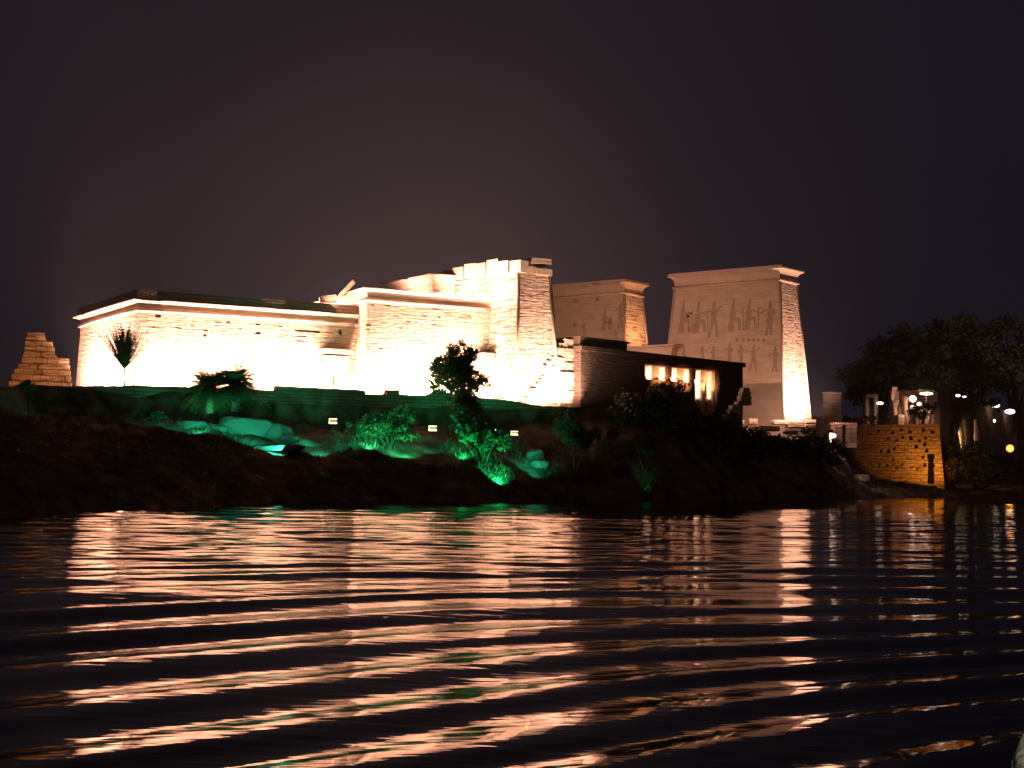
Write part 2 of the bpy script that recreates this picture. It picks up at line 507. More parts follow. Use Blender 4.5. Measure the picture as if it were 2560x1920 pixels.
# ------------------------------------------------------------------ masonry builders
def torus_ring(mb, poly, z, r, seg=8):
    prof_ = [(r * 0.9 + r * math.cos(a), z + r * math.sin(a)) for a in [2 * math.pi * k / seg for k in range(seg)]]
    n = len(poly)
    rings = [offset(poly, p[0] - r * 0.5) for p in prof_]
    vs = [(q[0], q[1], prof_[i][1]) for i, rg in enumerate(rings) for q in rg]
    fs = []
    for i in range(seg):
        for k in range(n):
            a, b = i * n + k, i * n + (k + 1) % n
            c, d = ((i + 1) % seg) * n + (k + 1) % n, ((i + 1) % seg) * n + k
            fs.append((a, b, c, d))
    mb.add(vs, fs)
def cornice(parent, poly, z, h, flare, matl=None, chips=0, fillet=0.25, name='cornice'):
    """Egyptian cavetto cornice above a wall polygon: hollow that flares out to a lip, then a flat fillet"""
    poly = ccw(poly)
    pr = [(0.0, 0.0), (0.02, 0.25), (0.09, 0.45), (0.25, 0.62), (0.55, 0.78), (1.0, 0.88), (1.02, 1.0)]
    rings = [offset(poly, o_ * flare) for o_, _ in pr]
    n = len(poly); vs = []; fs = []
    # split the sides so chips of the lip can be broken away
    sub = []
    for i, rg in enumerate(rings):
        pts = []
        for k in range(n):
            a, b = rg[k], rg[(k + 1) % n]
            m_ = max(1, int(round((poly[(k + 1) % n] - poly[k]).length / 0.5)))
            for s_ in range(m_):
                pts.append(a.lerp(b, s_ / m_))
        sub.append(pts)
    n2 = len(sub[0])
    rnd = random.Random(int(abs(poly[0].x * 100)))
    chip = [1.0] * n2
    for _ in range(chips):
        k = rnd.randrange(n2); wv = rnd.choice([1, 1, 2, 3]); dp = rnd.uniform(0.2, 0.75)
        for q in range(wv): chip[(k + q) % n2] = dp
    for i, pts in enumerate(sub):
        for k in range(n2):
            p = pts[k]
            zz = z + pr[i][1] * h
            if chip[k] < 1 and i >= 4:
                p = sub[3][k].lerp(p, chip[k]); 
                if i == len(sub) - 1: zz -= (1 - chip[k]) * 0.12 * h
            vs.append((p.x, p.y, zz + (rnd.uniform(-.012, .012) if i > 3 else 0)))
    for i in range(len(sub) - 1):
        for k in range(n2):
            a, b = i * n2 + k, i * n2 + (k + 1) % n2
            fs.append((a, b, b + n2, a + n2))
    fs.append(tuple(range(n2))[::-1]); fs.append(tuple(range((len(sub) - 1) * n2, len(sub) * n2)))
    mb = MB(); mb.add(vs, fs)
    if fillet:
        pf = offset(poly, flare * 0.86)
        mb.prism(pf, z + h - 0.02, pf, z + h + fillet)
    c = mb.build(name, matl or M_CORN, parent)
    return c
def corner_posts(mb, top, bot, z0, z1, r=0.12):
    for a, b in zip(bot, top):
        mb.tube([(a.x, a.y, z0), (b.x, b.y, z1)], [r, r], 8)

def lips(pts, z, over):
    """lip corners measured in the photograph -> wall polygon set in by the overhang"""
    return offset([pz(x, y, z) for x, y in pts], -over)

DS = Vector((math.cos(R(29.5)), math.sin(R(29.5))))       # along the halls, away to the right
DE = Vector((-math.sin(R(29.5)), math.cos(R(29.5))))

# ---- A: sanctuary hall (long low hall at the left)
zl = at(337, 747, 100).z
NW = pz(337, 747, zl); NE = pz(185, 793, zl); SWx = pz(834, 782, zl)
dS = (SWx - NW).normalized(); dE = (NE - NW)
SW = NW + dS * 19.5
lipA = [NW, SW, SW + dE, NE]
wallA = offset(lipA, -0.42)
hA = 0.68
zwA = zl - hA * 1.0
sanct = empty('sanctuary_hall', (NW.x, NW.y, GZ), 'long low floodlit sandstone hall with overhanging cornice, leftmost block of the temple', 'temple hall')
mb = MB(); mb.prism(offset(wallA, 0.28), GZ - 1.5, wallA, zwA)
wA = mb.build('wall', M_HALL, sanct)
mb = MB(); torus_ring(mb, wallA, zwA - 0.02, 0.17); mb.build('torus_moulding', M_CORN, sanct, True)
cornice(sanct, wallA, zwA + 0.13, hA - 0.13, 0.50, chips=12, fillet=0)
zr = at(380, 725, 100.7).z
mb = MB(); pr_ = offset(wallA, 0.30); mb.prism(pr_, zl - 0.03, offset(wallA, 0.18), zr - 0.02); mb.build('roof', M_RUBBLE, sanct)
# side door near the right end, with its own lintel and small cornice
def on_wall(px, py, P=None, D=None, out_=0.0, W=None):
    P = P if P is not None else NW; D = D if D is not None else dS
    t = tline(px, P, D, py)
    p = P + D * t
    z = at(px, py, p.y).z
    return p, z
nA = Vector((dS.y, -dS.x))                     # outward (west) normal
angA = math.atan2(dS.y, dS.x)
PA = ccw(wallA)
wNW = min(wallA, key=lambda p: (p - NW).length)
def wp(px, out_, z):
    t = tline(px, wNW, dS)
    q = wNW + dS * t + nA * out_
    return (q.x, q.y, z)
zb1 = on_wall(858, 878, wNW, dS)[1]
dr = MB()
# door frame 790..866 px wide
def zA(px, py): return on_wall(px, py, wNW, dS)[1]
jl, jr = tline(806, wNW, dS), tline(862, wNW, dS)
def boxA(mb, px0, px1, y0, y1, o0, o1, P=wNW, D=dS, nrm_=nA, ang=angA):
    t0, t1 = tline(px0, P, D), tline(px1, P, D)
    z0, z1 = (at(px0, y1, (P + D * t0).y).z, at(px0, y0, (P + D * t0).y).z)
    c = P + D * ((t0 + t1) / 2) + nrm_ * ((o0 + o1) / 2)
    mb.box((c.x, c.y, (z0 + z1) / 2), t1 - t0, o1 - o0, z1 - z0, ang)
dp = MB(); boxA(dp, 806, 822, 906, 1010, -0.2, 0.62); boxA(dp, 844, 862, 906, 1010, -0.2, 0.62); boxA(dp, 806, 862, 898, 907, -0.2, 0.62); boxA(dp, 822.2, 843.8, 907, 931, -0.2, 0.50)
door = dp.build('door_frame', M_HALL, sanct)
lt = MB(); boxA(lt, 796, 868, 873, 884, -0.2, 0.95); lt.build('lintel', M_CORN, door)
lt = MB(); boxA(lt, 800, 864, 890, 896, -0.2, 0.80); lt.build('lintel_moulding', M_CORN, door)
lt = MB(); boxA(lt, 821.5, 844.5, 929, 1012, -1.5, -1.35); lt.build('doorway_shade', M_DARK, door)  # dark panel added in the opening, its colour stands in for interior shade
holes = []
for (px, py, wpx, hpx) in [(395, 790, 13, 9), (380, 818, 14, 4), (445, 820, 16, 4), (545, 806, 14, 4), (570, 805, 10, 5), (645, 811, 12, 5), (645, 833, 12, 6), (514, 826, 10, 6), (512, 838, 8, 6), (768, 828, 60, 6), (755, 841, 20, 5), (750, 852, 18, 4), (480, 812, 10, 3), (600, 822, 9, 4), (700, 816, 10, 4), (850, 830, 8, 14)]:
    q, z = on_wall(px, py, wNW, dS)
    Y = q.y
    holes.append(((q.x, q.y, z), wpx * Y / FPX * 1.12, 0.5, hpx * Y / FPX, angA))
# the side doorway runs right through the wall
q_, _z = on_wall(833, 960, wNW, dS)
_zt = at(833, 931, q_.y).z
q_ = q_ - nA * 2.0
holes.append(((q_.x, q_.y, (_zt + GZ - .4) / 2), 22 * q_.y / FPX * 1.12, 5.4, _zt - GZ + .4, angA))
cut(wA, holes)

# ---- B: columned hall (taller block to its right)
lBz = at(912, 718, 106.2).z
bNW = pz(912, 718, lBz); bSW = pz(1263, 747, lBz)
dSB = (bSW - bNW).normalized(); nB = Vector((dSB.y, -dSB.x)); dEB = -nB
bNE = pz(800, 752, lBz)
dEBm = (bNE - bNW).normalized()
lipB = [bNW, bNW + dSB * 13.2, bNW + dSB * 13.2 + dEBm * 13.0, bNW + dEBm * 13.0]
wallB = offset(lipB, -0.42)
hall = empty('columned_hall', (bNW.x, bNW.y, GZ), 'floodlit two-level sandstone hall between the long low hall and the tall carved tower', 'temple hall')
zwB = at(914, 749, 106.5).z + 0.05
mb = MB(); mb.prism(offset(wallB, 0.28), GZ - 1.5, wallB, zwB); wB = mb.build('wall', M_HALL, hall)
mb = MB(); torus_ring(mb, wallB, zwB - 0.02, 0.18); mb.build('torus_moulding', M_CORN, hall, True)
cornice(hall, wallB, zwB + 0.14, lBz - zwB - 0.14, 0.50, chips=7, fillet=0.0)
bw = min(wallB, key=lambda p: (p - bNW).length)
angB = math.atan2(dSB.y, dSB.x)
hb = []
for (px, py, wpx, hpx) in [(968, 764, 14, 4), (930, 763, 10, 4), (1020, 804, 12, 5), (1088, 773, 18, 4), (1060, 790, 12, 3), (990, 790, 14, 3), (1120, 782, 14, 4), (1170, 790, 16, 3), (1085, 812, 12, 4), (1140, 800, 10, 3), (920, 812, 12, 6), (918, 824, 10, 4), (1000, 820, 10, 3), (950, 871, 10, 3), (1097, 793, 8, 4)]:
    q, z = on_wall(px, py, bw, dSB)
    hb.append(((q.x, q.y, z), wpx * q.y / FPX * 1.12, 0.35, hpx * q.y / FPX, angB))
cut(wB, hb)
# raised roof over the columned hall, with its own flared cornice
lMz = at(1078, 684, 113).z
mNW = pz(1078, 684, lMz); mNE = pz(957, 709, lMz); mSW = mNW + dSB * 8.0
lipM = [mNW, mSW, mSW + (mNE - mNW), mNE]
wallM = offset(lipM, -0.45)
mb = MB(); mb.prism(wallM, lBz - 0.6, wallM, lMz - 0.75); up = mb.build('upper_wall', M_HALL, hall)
cornice(hall, wallM, lMz - 0.75, 0.75, 0.55, chips=3, fillet=0.0, name='upper_cornice')
mb = MB(); boxpts = wp
q = bNW + dSB * 8 + dEBm * 3; mb.prism(offset(lipB, -0.6), lBz - 0.3, offset(lipB, -0.6), lBz + 0.02); mb.build('roof', M_HALL, hall)
# projecting bay at the right end of the west wall, with ledge
bay = MB(); boxA(bay, 1190, 1249, 774, 863, -0.3, 0.22, bw, dSB, nB, angB); bay.build('bay', M_HALL, hall)
bay = MB(); boxA(bay, 1191, 1247, 884, 1030, -0.3, 1.1, bw, dSB, nB, angB); bay.build('side_porch', M_HALL, hall)
# broken blocks on the north roof edge
mb = MB()
for (px, py, w_, h_, tl) in [(868, 722, 1.5, 0.34, R(-48)), (700, 765, 1.1, 0.4, 0), (740, 768, 0.9, 0.35, R(3)), (820, 748, 1.3, 0.5, R(-8))]:
    p = at(px, py, 109.5 if px > 800 else 107)
    mb = MB(); mb.box(p, w_, 0.8, h_, R(10), Matrix.Rotation(tl, 3, 'Y')); mb.build('roof_slab', M_HALL, hall)

# ---- C: carved tower (second pylon)
def tower(name, label, pts, ztop, h, flare, batter, matn, matw, z0, fillet, chips=3, extra=None):
    lip = [Vector(p) for p in pts]
    wall = offset(lip, -flare)
    zw = ztop - h
    base = empty(name, (lip[0].x, lip[0].y, z0), label, 'pylon tower')
    bot = offset(wall, batter)
    mb = MB(); mb.prism(bot, z0 - 1.5, wall, zw)
    wo = mb.build('wall', matn, base)
    mb = MB(); lo_ = offset(bot, .12); mb.prism(lo_, z0 - 3, lo_, z0 - 1.2); mb.build('footing', matn, base)
    wo.data.materials.append(matw)
    for p_ in wo.data.polygons:
        if abs(p_.normal.z) < .5 and abs(p_.normal.dot(Vector((0.75, -0.66, 0)))) > 0.75: p_.material_index = 1
    mb = MB(); torus_ring(mb, wall, zw, 0.16)
    mb.build('torus_moulding', M_CORN, base, True)
    for a_, b_ in zip(bot, wall):
        mb = MB(); mb.tube([(a_.x, a_.y, z0 - 3), (b_.x, b_.y, zw)], [.15, .15], 8); mb.build('corner_moulding', M_CORN, base, True)
    cornice(base, wall, zw + 0.16, h - 0.16, flare, chips=chips, fillet=fillet)
    return base, wall, bot, zw
cz = at(1298, 652, 109.8).z
cNW = pY(1297, 109.9, 650)
cSW = pz(1371, 659, cz)
dC = (cSW - cNW).normalized()
cE = pz(1140, 672, cz)
cNE = cNW + (cE - cNW).normalized() * 11.5
lw = 3.1
towC = empty('pylon_tower', (cNW.x, cNW.y, GZ), 'tall narrow tower with broken cornice and carved end face, beside the columned hall', 'pylon tower')
topC = ccw([cNW, cNW + dC * 2.75, cNW + dC * 2.75 + (cE - cNW).normalized() * 11.5, cNE])
botC = offset(topC, 0.55)
mb = MB(); mb.prism(botC, GZ - 1.5, topC, cz - 0.9); wC = mb.build('wall', M_CARVED, towC)
for a_, b_ in zip(botC, topC):
    mb = MB(); mb.tube([(a_.x, a_.y, GZ - 1.5), (b_.x, b_.y, cz - .9)], [.14, .14], 8); mb.build('corner_moulding', M_CORN, towC, True)
# what is left of the cornice: stepped stones along the top
mb = MB()
nC = Vector((dC.y, -dC.x)); eC = (cE - cNW).normalized()
angE = math.atan2(eC.y, eC.x)
for k in range(9):
    d0 = 0.1 + k * 1.22
    hgt = [0.95, 1.0, 1.25, 1.05, 1.15, .95, .85, 0.75, .6][k]
    c = cNW + eC * (d0 + 0.6) + dC * 1.2
    mb.box((c.x, c.y, cz - 0.9 + hgt / 2), 1.2, 2.3 + (0.5 if k in (1, 3, 5) else 0.25), hgt, angE)
c = cNW + dC * 1.35 + eC * 0.6
mb.box((c.x, c.y, cz - 0.62), 2.5, 1.3, 0.50, math.atan2(dC.y, dC.x))
mb.build('broken_cornice', M_CORN, towC)
mb = MB()
c = cNW + dC * 2.1 + eC * 0.55
mb.box((c.x, c.y, cz + 0.12), 1.75, 1.5, 0.42, math.atan2(dC.y, dC.x))
c = cNW + dC * 2.35 + eC * 0.5
mb.box((c.x, c.y, cz - 0.72), 1.35, 1.45, 0.5, math.atan2(dC.y, dC.x))
mb.build('cornice_stone', M_CORN, towC)

# ---- D, E: first pylon, two towers and the gateway between them
zD = at(1955, 666, 140).z
dNW = pz(1955, 666, zD); dNE = pz(1668, 690, zD); dSW_ = pz(2014, 679, zD)
dd = (dNE - dNW).normalized(); ds = (dSW_ - dNW).normalized()
ds2 = Vector((dd.y, -dd.x)); ds2 = ds2 if ds2.dot(ds) > 0 else -ds2
ds = (ds + ds2 * 0.3).normalized(); dthick = (dSW_ - dNW).length
ptsD = [dNW, dNW + ds * dthick, dNE + ds * dthick, dNE]
towD, wallD, botD, zwD = tower('pylon_tower', 'large sloping tower with rows of carved figures and a white-lit right end', ptsD, zD, 1.25, 0.55, 1.15, M_PYL, M_CARVED, 7.4, 0.2)
eNW = pz(1564, 701, zD); eSW_ = pz(1624, 714, zD)
eNE = eNW + dd * 15.0
towE, wallE, botE, zwE = tower('pylon_tower', 'farther sloping tower with four small square windows, left of the large figured tower', [eNW, eNW + ds * dthick, eNE + ds * dthick, eNE], zD, 1.25, 0.55, 1.15, M_PYL, M_CARVED, 7.4, 0.2)
wD = [c for c in towD.children if c.name.startswith('wall')][0]
wE = [c for c in towE.children if c.name.startswith('wall')][0]
angD = math.atan2(dd.y, dd.x)
nN = -ds2                                      # north-facing outward normal
def face_pt(P, px, py, depth=0.0):
    """point on the battered north face through sight line (px, py)"""
    w0 = min(P[0], key=lambda p: (p - P[1]).length)
    b0 = min(P[2], key=lambda p: (p - P[1]).length)
    a = Vector((b0.x, b0.y, 5.9)); c = Vector((w0.x, w0.y, P[3]))
    n_ = (Vector((dd.x, dd.y, 0))).cross(c - a).normalized()
    if n_.dot(Vector((nN.x, nN.y, 0))) < 0: n_ = -n_
    d = ray(px, py); o_ = Vector((0, 0, CAM_Z))
    s_ = (a + n_ * depth - o_).dot(n_) / d.dot(n_)
    return o_ + d * s_, n_
FD = (wallD, dNW, botD, zwD); FE = (wallE, eNW, botE, zwE)
def holes_on(F, lst):
    r = []
    for px, py, wp_, hp_ in lst:
        p, n_ = face_pt(F, px, py)
        r.append((tuple(p), wp_ * p.y / FPX * 1.25, 1.6, hp_ * p.y / FPX, angD))
    return r
cut(wD, holes_on(FD, [(1722, 788, 13, 13)]))
cut(wE, holes_on(FE, [(1439, 752, 7, 8), (1493, 748, 7, 8), (1436, 812, 9, 9), (1525, 804, 9, 13)]))
# reliefs: figures cut into the north faces
def polyfig(kind):
    """outline pieces of a carved figure in a 1 x 2 frame (x to the right in the picture, height 1)"""
    if kind == 'stand':
        return [[(-.07, .0), (.0, .0), (.02, .45), (-.06, .45)], [(.08, .0), (.16, .0), (.07, .45), (.01, .45)],
                [(-.10, .42), (.12, .42), (.06, .60), (-.05, .60)], [(-.06, .60), (.07, .60), (.13, .78), (-.12, .78)],
                [(-.03, .78), (.03, .78), (.03, .82), (-.03, .82)], [(-.055, .81), (.06, .81), (.05, .90), (-.05, .90)],
                [(-.05, .90), (.045, .90), (.02, 1.0), (-.02, 1.03)],
                [(.10, .76), (.32, .66), (.34, .69), (.12, .79)], [(-.12, .77), (-.16, .58), (-.13, .58), (-.08, .74)]]
    if kind == 'stride':
        return [[(-.16, .0), (-.06, .0), (.0, .45), (-.08, .45)], [(.12, .0), (.24, .0), (.08, .45), (.0, .45)],
                [(-.10, .40), (.13, .42), (.06, .60), (-.05, .60)], [(-.06, .60), (.07, .60), (.13, .78), (-.12, .78)],
                [(-.03, .78), (.03, .78), (.03, .82), (-.03, .82)], [(-.055, .81), (.06, .81), (.05, .89), (-.05, .89)],
                [(-.03, .89), (.07, .89), (.03, 1.02), (-.06, 1.04)],
                [(.10, .76), (.40, .74), (.40, .77), (.12, .79)], [(-.12, .77), (-.26, .88), (-.24, .91), (-.08, .78)]]
    return [[(-.15, .0), (.03, .0), (.03, .30), (-.15, .30)], [(.18, .0), (.27, .0), (.24, .32), (.17, .32)], [(-.10, .30), (.25, .30), (.22, .40), (-.08, .42)],
            [(-.10, .38), (.06, .38), (.10, .62), (-.12, .62)], [(-.03, .62), (.03, .62), (.03, .66), (-.03, .66)],
            [(-.06, .65), (.06, .65), (.05, .75), (-.06, .75)], [(-.05, .75), (.05, .75), (.07, .98), (.02, .98), (-.02, .84)],
            [(.08, .60), (.33, .50), (.33, .53), (.10, .63)], [(.32, .0), (.345, .0), (.345, .66), (.32, .66)]]
def relief(F, parent, figs, name='relief_figure'):
    for kind, px, y0, y1, flip in figs:
        p, n_ = face_pt(F, px, y1)
        q, _ = face_pt(F, px, y0)
        upv = (q - p); Hh = upv.length; upv.normalize()
        rt = n_.cross(upv); rt = -rt if rt.x < 0 else rt
        mb = MB()
        for pi, pc in enumerate(polyfig(kind)):
            d0 = 0.028 + 0.004 * pi
            ring_ = [p + rt * (x * flip * Hh) + upv * (y * Hh) for x, y in pc]
            f_ = [r_ + n_ * d0 for r_ in ring_]; b_ = [r_ - n_ * 0.05 for r_ in ring_]
            k = len(pc)
            mb.add(f_ + b_, [tuple(range(k))] + [(i, (i + 1) % k, k + (i + 1) % k, k + i) for i in range(k)])
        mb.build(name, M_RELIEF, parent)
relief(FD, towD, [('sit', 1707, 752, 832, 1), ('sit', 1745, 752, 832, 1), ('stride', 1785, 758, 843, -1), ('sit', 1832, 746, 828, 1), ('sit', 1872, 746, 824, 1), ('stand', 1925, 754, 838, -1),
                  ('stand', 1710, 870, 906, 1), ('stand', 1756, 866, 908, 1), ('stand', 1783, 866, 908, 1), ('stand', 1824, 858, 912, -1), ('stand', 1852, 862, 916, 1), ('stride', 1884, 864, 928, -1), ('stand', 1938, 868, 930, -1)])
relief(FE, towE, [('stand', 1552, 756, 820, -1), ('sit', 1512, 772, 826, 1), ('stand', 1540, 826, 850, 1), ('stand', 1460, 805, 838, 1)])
# row of signs under the big figures
mb = MB()
for px in (1843, 1858, 1871, 1883, 1895, 1908):
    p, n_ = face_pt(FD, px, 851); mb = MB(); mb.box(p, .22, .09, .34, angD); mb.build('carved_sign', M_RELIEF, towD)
# gateway: two door jambs and cavetto lintel between the towers
gw = empty('pylon_gateway', (0.5 * (dNE.x + eNW.x), 0.5 * (dNE.y + eNW.y), 7.4), 'lower stone gateway with flared lintel joining the two sloping pylon towers', 'gateway')
g0 = dNE + dd * (-1.2) - ds2 * 1.2; g1 = eNW + dd * 0.6 - ds2 * 1.2
zG = at(1640, 866, 148).z
gp = [g0, g1, g1 + ds2 * 4, g0 + ds2 * 4]
gwall = offset(gp, -0.5)
mid0, mid1 = g0.lerp(g1, 0.33), g0.lerp(g1, 0.67)
for a, b_, nm in ((g0, mid0, 'jamb'), (mid1, g1, 'jamb')):
    mb = MB(); pl = [a, b_, b_ + ds2 * 3.6, a + ds2 * 3.6]; mb.prism(ccw(pl), 6.5, ccw(pl), zG - 2.4); mb.build(nm, M_PYL, gw)
mb = MB(); mb.prism(ccw(gp), zG - 2.4, ccw(gp), zG - 1.1); mb.build('lintel', M_PYL, gw)
cornice(gw, ccw(gp), zG - 1.1, 1.1, 0.8, fillet=0.0)

# ---- F: birth house with side colonnade, seen dark against the pylon
fD = Vector((math.cos(R(44)), math.sin(R(44)))); fE = Vector((-fD.y, fD.x)); fN = -fE
F0 = pY(1452, 112, 900)
angF = R(44)
zr1 = zat(1456, 841, F0, fD); zr2 = zat(1700, 891, F0, fD); zop = zat(1615, 910, F0, fD)
t_a, t_b, t_c, t_e = tline(1569, F0, fD), tline(1612, F0, fD), tline(1793, F0, fD), tline(1857, F0, fD)
house = empty('birth_house', (F0.x, F0.y, GZ), 'dark flat-roofed temple building with a row of lit columns along its side', 'temple building')
def fbox(mb, t0, t1, o0, o1, z0, z1):
    c = F0 + fD * ((t0 + t1) / 2) + fE * ((o0 + o1) / 2)
    mb.box((c.x, c.y, (z0 + z1) / 2), t1 - t0, o1 - o0, z1 - z0, angF)
DP = 7.0
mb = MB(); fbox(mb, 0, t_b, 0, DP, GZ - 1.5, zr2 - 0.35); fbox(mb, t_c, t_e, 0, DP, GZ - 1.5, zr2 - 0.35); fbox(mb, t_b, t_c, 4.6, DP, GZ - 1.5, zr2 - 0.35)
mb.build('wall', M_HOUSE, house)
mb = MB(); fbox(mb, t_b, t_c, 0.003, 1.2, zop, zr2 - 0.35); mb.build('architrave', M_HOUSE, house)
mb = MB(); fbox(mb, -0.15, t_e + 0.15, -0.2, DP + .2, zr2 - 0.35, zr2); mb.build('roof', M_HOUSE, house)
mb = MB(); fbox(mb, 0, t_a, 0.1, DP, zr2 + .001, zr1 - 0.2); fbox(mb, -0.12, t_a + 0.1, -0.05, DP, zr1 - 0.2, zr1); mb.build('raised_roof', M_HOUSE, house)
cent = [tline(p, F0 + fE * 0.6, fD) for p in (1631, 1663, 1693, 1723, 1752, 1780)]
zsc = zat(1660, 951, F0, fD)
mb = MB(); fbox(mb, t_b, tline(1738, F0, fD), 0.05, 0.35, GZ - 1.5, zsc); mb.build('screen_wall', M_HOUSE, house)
M_COLST = stone('column_sandstone', (0.42, 0.31, 0.22), (0.2, 0.13, 0.09), bw=3, bh=0.7, mortar=0.012, bump=0.3, stain=0.3)
for t_ in cent:
    c = F0 + fD * t_ + fE * 0.72
    mb = MB()
    mb.ring((c.x, c.y, GZ - 0.5), [(0.52, 0), (0.52, 0.75), (0.42, 0.8), (0.44, 1.3), (0.40, zop - GZ - 1.25)], 20)
    s_ = mb.build('column', M_COLST, house, True)
    mb = MB(); mb.ring((c.x, c.y, zop - 1.75), [(0.42, 0), (0.44, .1), (0.41, .18), (0.46, 0.45), (0.50, 0.78), (0.43, 0.86)], 20); mb.build('capital', M_COLST, s_, True)
    mb = MB(); mb.box((c.x, c.y, zop - 0.47), 0.92, 0.92, 0.86, angF); mb.build('abacus', M_COLST, s_)
    c2 = c
# broken north end of the house: stair-like ruined wall
def courses(name, parent, P, D, n_, thick, rows_, matl, jit=0.06, bl=0.9, rs=1):
    rnd = random.Random(rs)
    mb = MB(); ang = math.atan2(D.y, D.x)
    for z0, z1, ta, tb in rows_:
        t_ = ta
        while t_ < tb - 0.05:
            l = min(bl * rnd.uniform(0.7, 1.4), tb - t_)
            if tb - t_ - l < 0.3: l = tb - t_
            th = thick * rnd.uniform(0.96, 1.04)
            c = P + D * (t_ + l / 2) + n_ * (thick / 2 + rnd.uniform(-jit, jit))
            mb.box((c.x, c.y, (z0 + z1) / 2), l * 0.985, th, (z1 - z0) * rnd.uniform(0.955, 0.985), ang + rnd.uniform(-.015, .015))
            t_ += l
    o_ = mb.build(name, matl, parent)
    bv = o_.modifiers.new('bevel', 'BEVEL'); bv.width = 0.035; bv.segments = 2
    return o_
R0 = F0 + fE * 0.75
rD = -fD
ruin = empty('ruined_wall', (R0.x, R0.y, GZ), 'stepped broken stone wall, glaring bright, against the left corner of the dark colonnaded building', 'ruined wall')
pr_rows = [(1018, 1450, 1308), (1003, 1450, 1316), (993, 1450, 1322), (983, 1450, 1331), (971, 1450, 1334), (959, 1450, 1346), (948, 1450, 1352), (938, 1450, 1358), (925, 1450, 1362), (912, 1450, 1362), (901, 1450, 1368), (891, 1450, 1378), (880, 1450, 1388), (868, 1450, 1392), (856, 1450, 1400), (846, 1452, 1411)]
rows_ = []
zprev = GZ - 1.0
for py, pr1, pl1 in pr_rows:
    ta = 0.0; tb = tline(pl1, R0, rD)
    z1 = at(pl1, py, (R0 + rD * tb).y).z if py < 1010 else GZ + 0.15
    if z1 - zprev > 0.12:
        rows_.append((zprev, z1, ta, tb)); zprev = z1
courses('masonry', ruin, R0, rD, fE, 1.3, rows_, M_HALL, jit=0.10, rs=4)

# ------------------------------------------------------------------ retaining wall along the terrace
tw = [(-60, 970, 88.2), (60, 966, 88.9), (340, 964, 94), (440, 966, 95.8), (690, 976, 99.5), (690.5, 964, 99.5), (912, 976, 102.5), (912.5, 986, 102.5), (968, 986, 103.2), (968.5, 974, 103.2), (998, 975, 103.6), (998.5, 986, 103.6), (1070, 989, 104.4), (1092, 978, 104.7), (1112, 980, 105), (1180, 992, 105.8), (1290, 1003, 107.1), (1380, 1021, 108.3), (1452, 1017, 109.3)]
mb = MB(); V_ = []; tk = 0.7
fine = []
for i in range(len(tw) - 1):
    a, b_ = tw[i], tw[i + 1]
    n_ = max(1, int((b_[0] - a[0]) / 12))
    for k in range(n_):
        u = k / n_
        fine.append((a[0] + (b_[0] - a[0]) * u, a[1] + (b_[1] - a[1]) * u + random.uniform(-.8, .8), a[2] + (b_[2] - a[2]) * u))
fine.append(tw[-1])
for px, py, Y in fine:
    p = at(px, py, Y); q = pY(px, Y)
    V_ += [Vector((q.x, q.y, 3.6)), Vector((q.x, q.y, p.z)), Vector((q.x + nA.x * -tk, q.y + -nA.y * tk, p.z + 0.0)), Vector((q.x - nA.x * tk, q.y - nA.y * tk, 3.6))]
F_ = []
for i in range(len(fine) - 1):
    a = i * 4
    for s_ in range(4):
        F_.append((a + s_, a + (s_ + 1) % 4, a + 4 + (s_ + 1) % 4, a + 4 + s_))
F_ += [(0, 3, 2, 1), (len(V_) - 4, len(V_) - 3, len(V_) - 2, len(V_) - 1)]
o = mesh_obj('retaining_wall', V_, F_, M_RUBBLE)
bm = bmesh.new(); bm.from_mesh(o.data); bmesh.ops.recalc_face_normals(bm, faces=bm.faces); bm.to_mesh(o.data); bm.free()
tag(o, 'long dark rough stone retaining wall with uneven top below the floodlit halls', 'wall')

# ------------------------------------------------------------------ ruin at the far left
Lp = pY(131, 104); Ld = Vector((-0.55, 0.83)).normalized(); 
lr = empty('ruined_gate', (Lp.x, Lp.y, GZ), 'broken stepped stone pier glowing orange beyond the left end of the long low hall', 'ruin')
D1 = Vector((0.95, 0.31)).normalized()
def ruin_rows(P, D, lst, zb):
    r = []; zp_ = zb
    for py, pl_, pr_2 in lst:
        ta = tline(pl_, P, D); tb = tline(pr_2, P, D)
        z1 = at((pl_ + pr_2) / 2, py, (P + D * ((ta + tb) / 2)).y).z
        r.append((zp_, z1, ta, tb)); zp_ = z1
    return r
rw = ruin_rows(Lp, D1, [(953, 21, 178), (938, 27, 176), (924, 33, 175), (911, 41, 173), (893, 50, 170), (887, 54, 138), (877, 55, 132), (866, 55, 132), (852, 56, 127), (842, 57, 110), (831, 62, 106)], GZ - 2.0)
courses('masonry', lr, Lp, D1, Vector((-D1.y, D1.x)), 3.0, rw, M_MUD, jit=0.07, bl=1.3, rs=9)

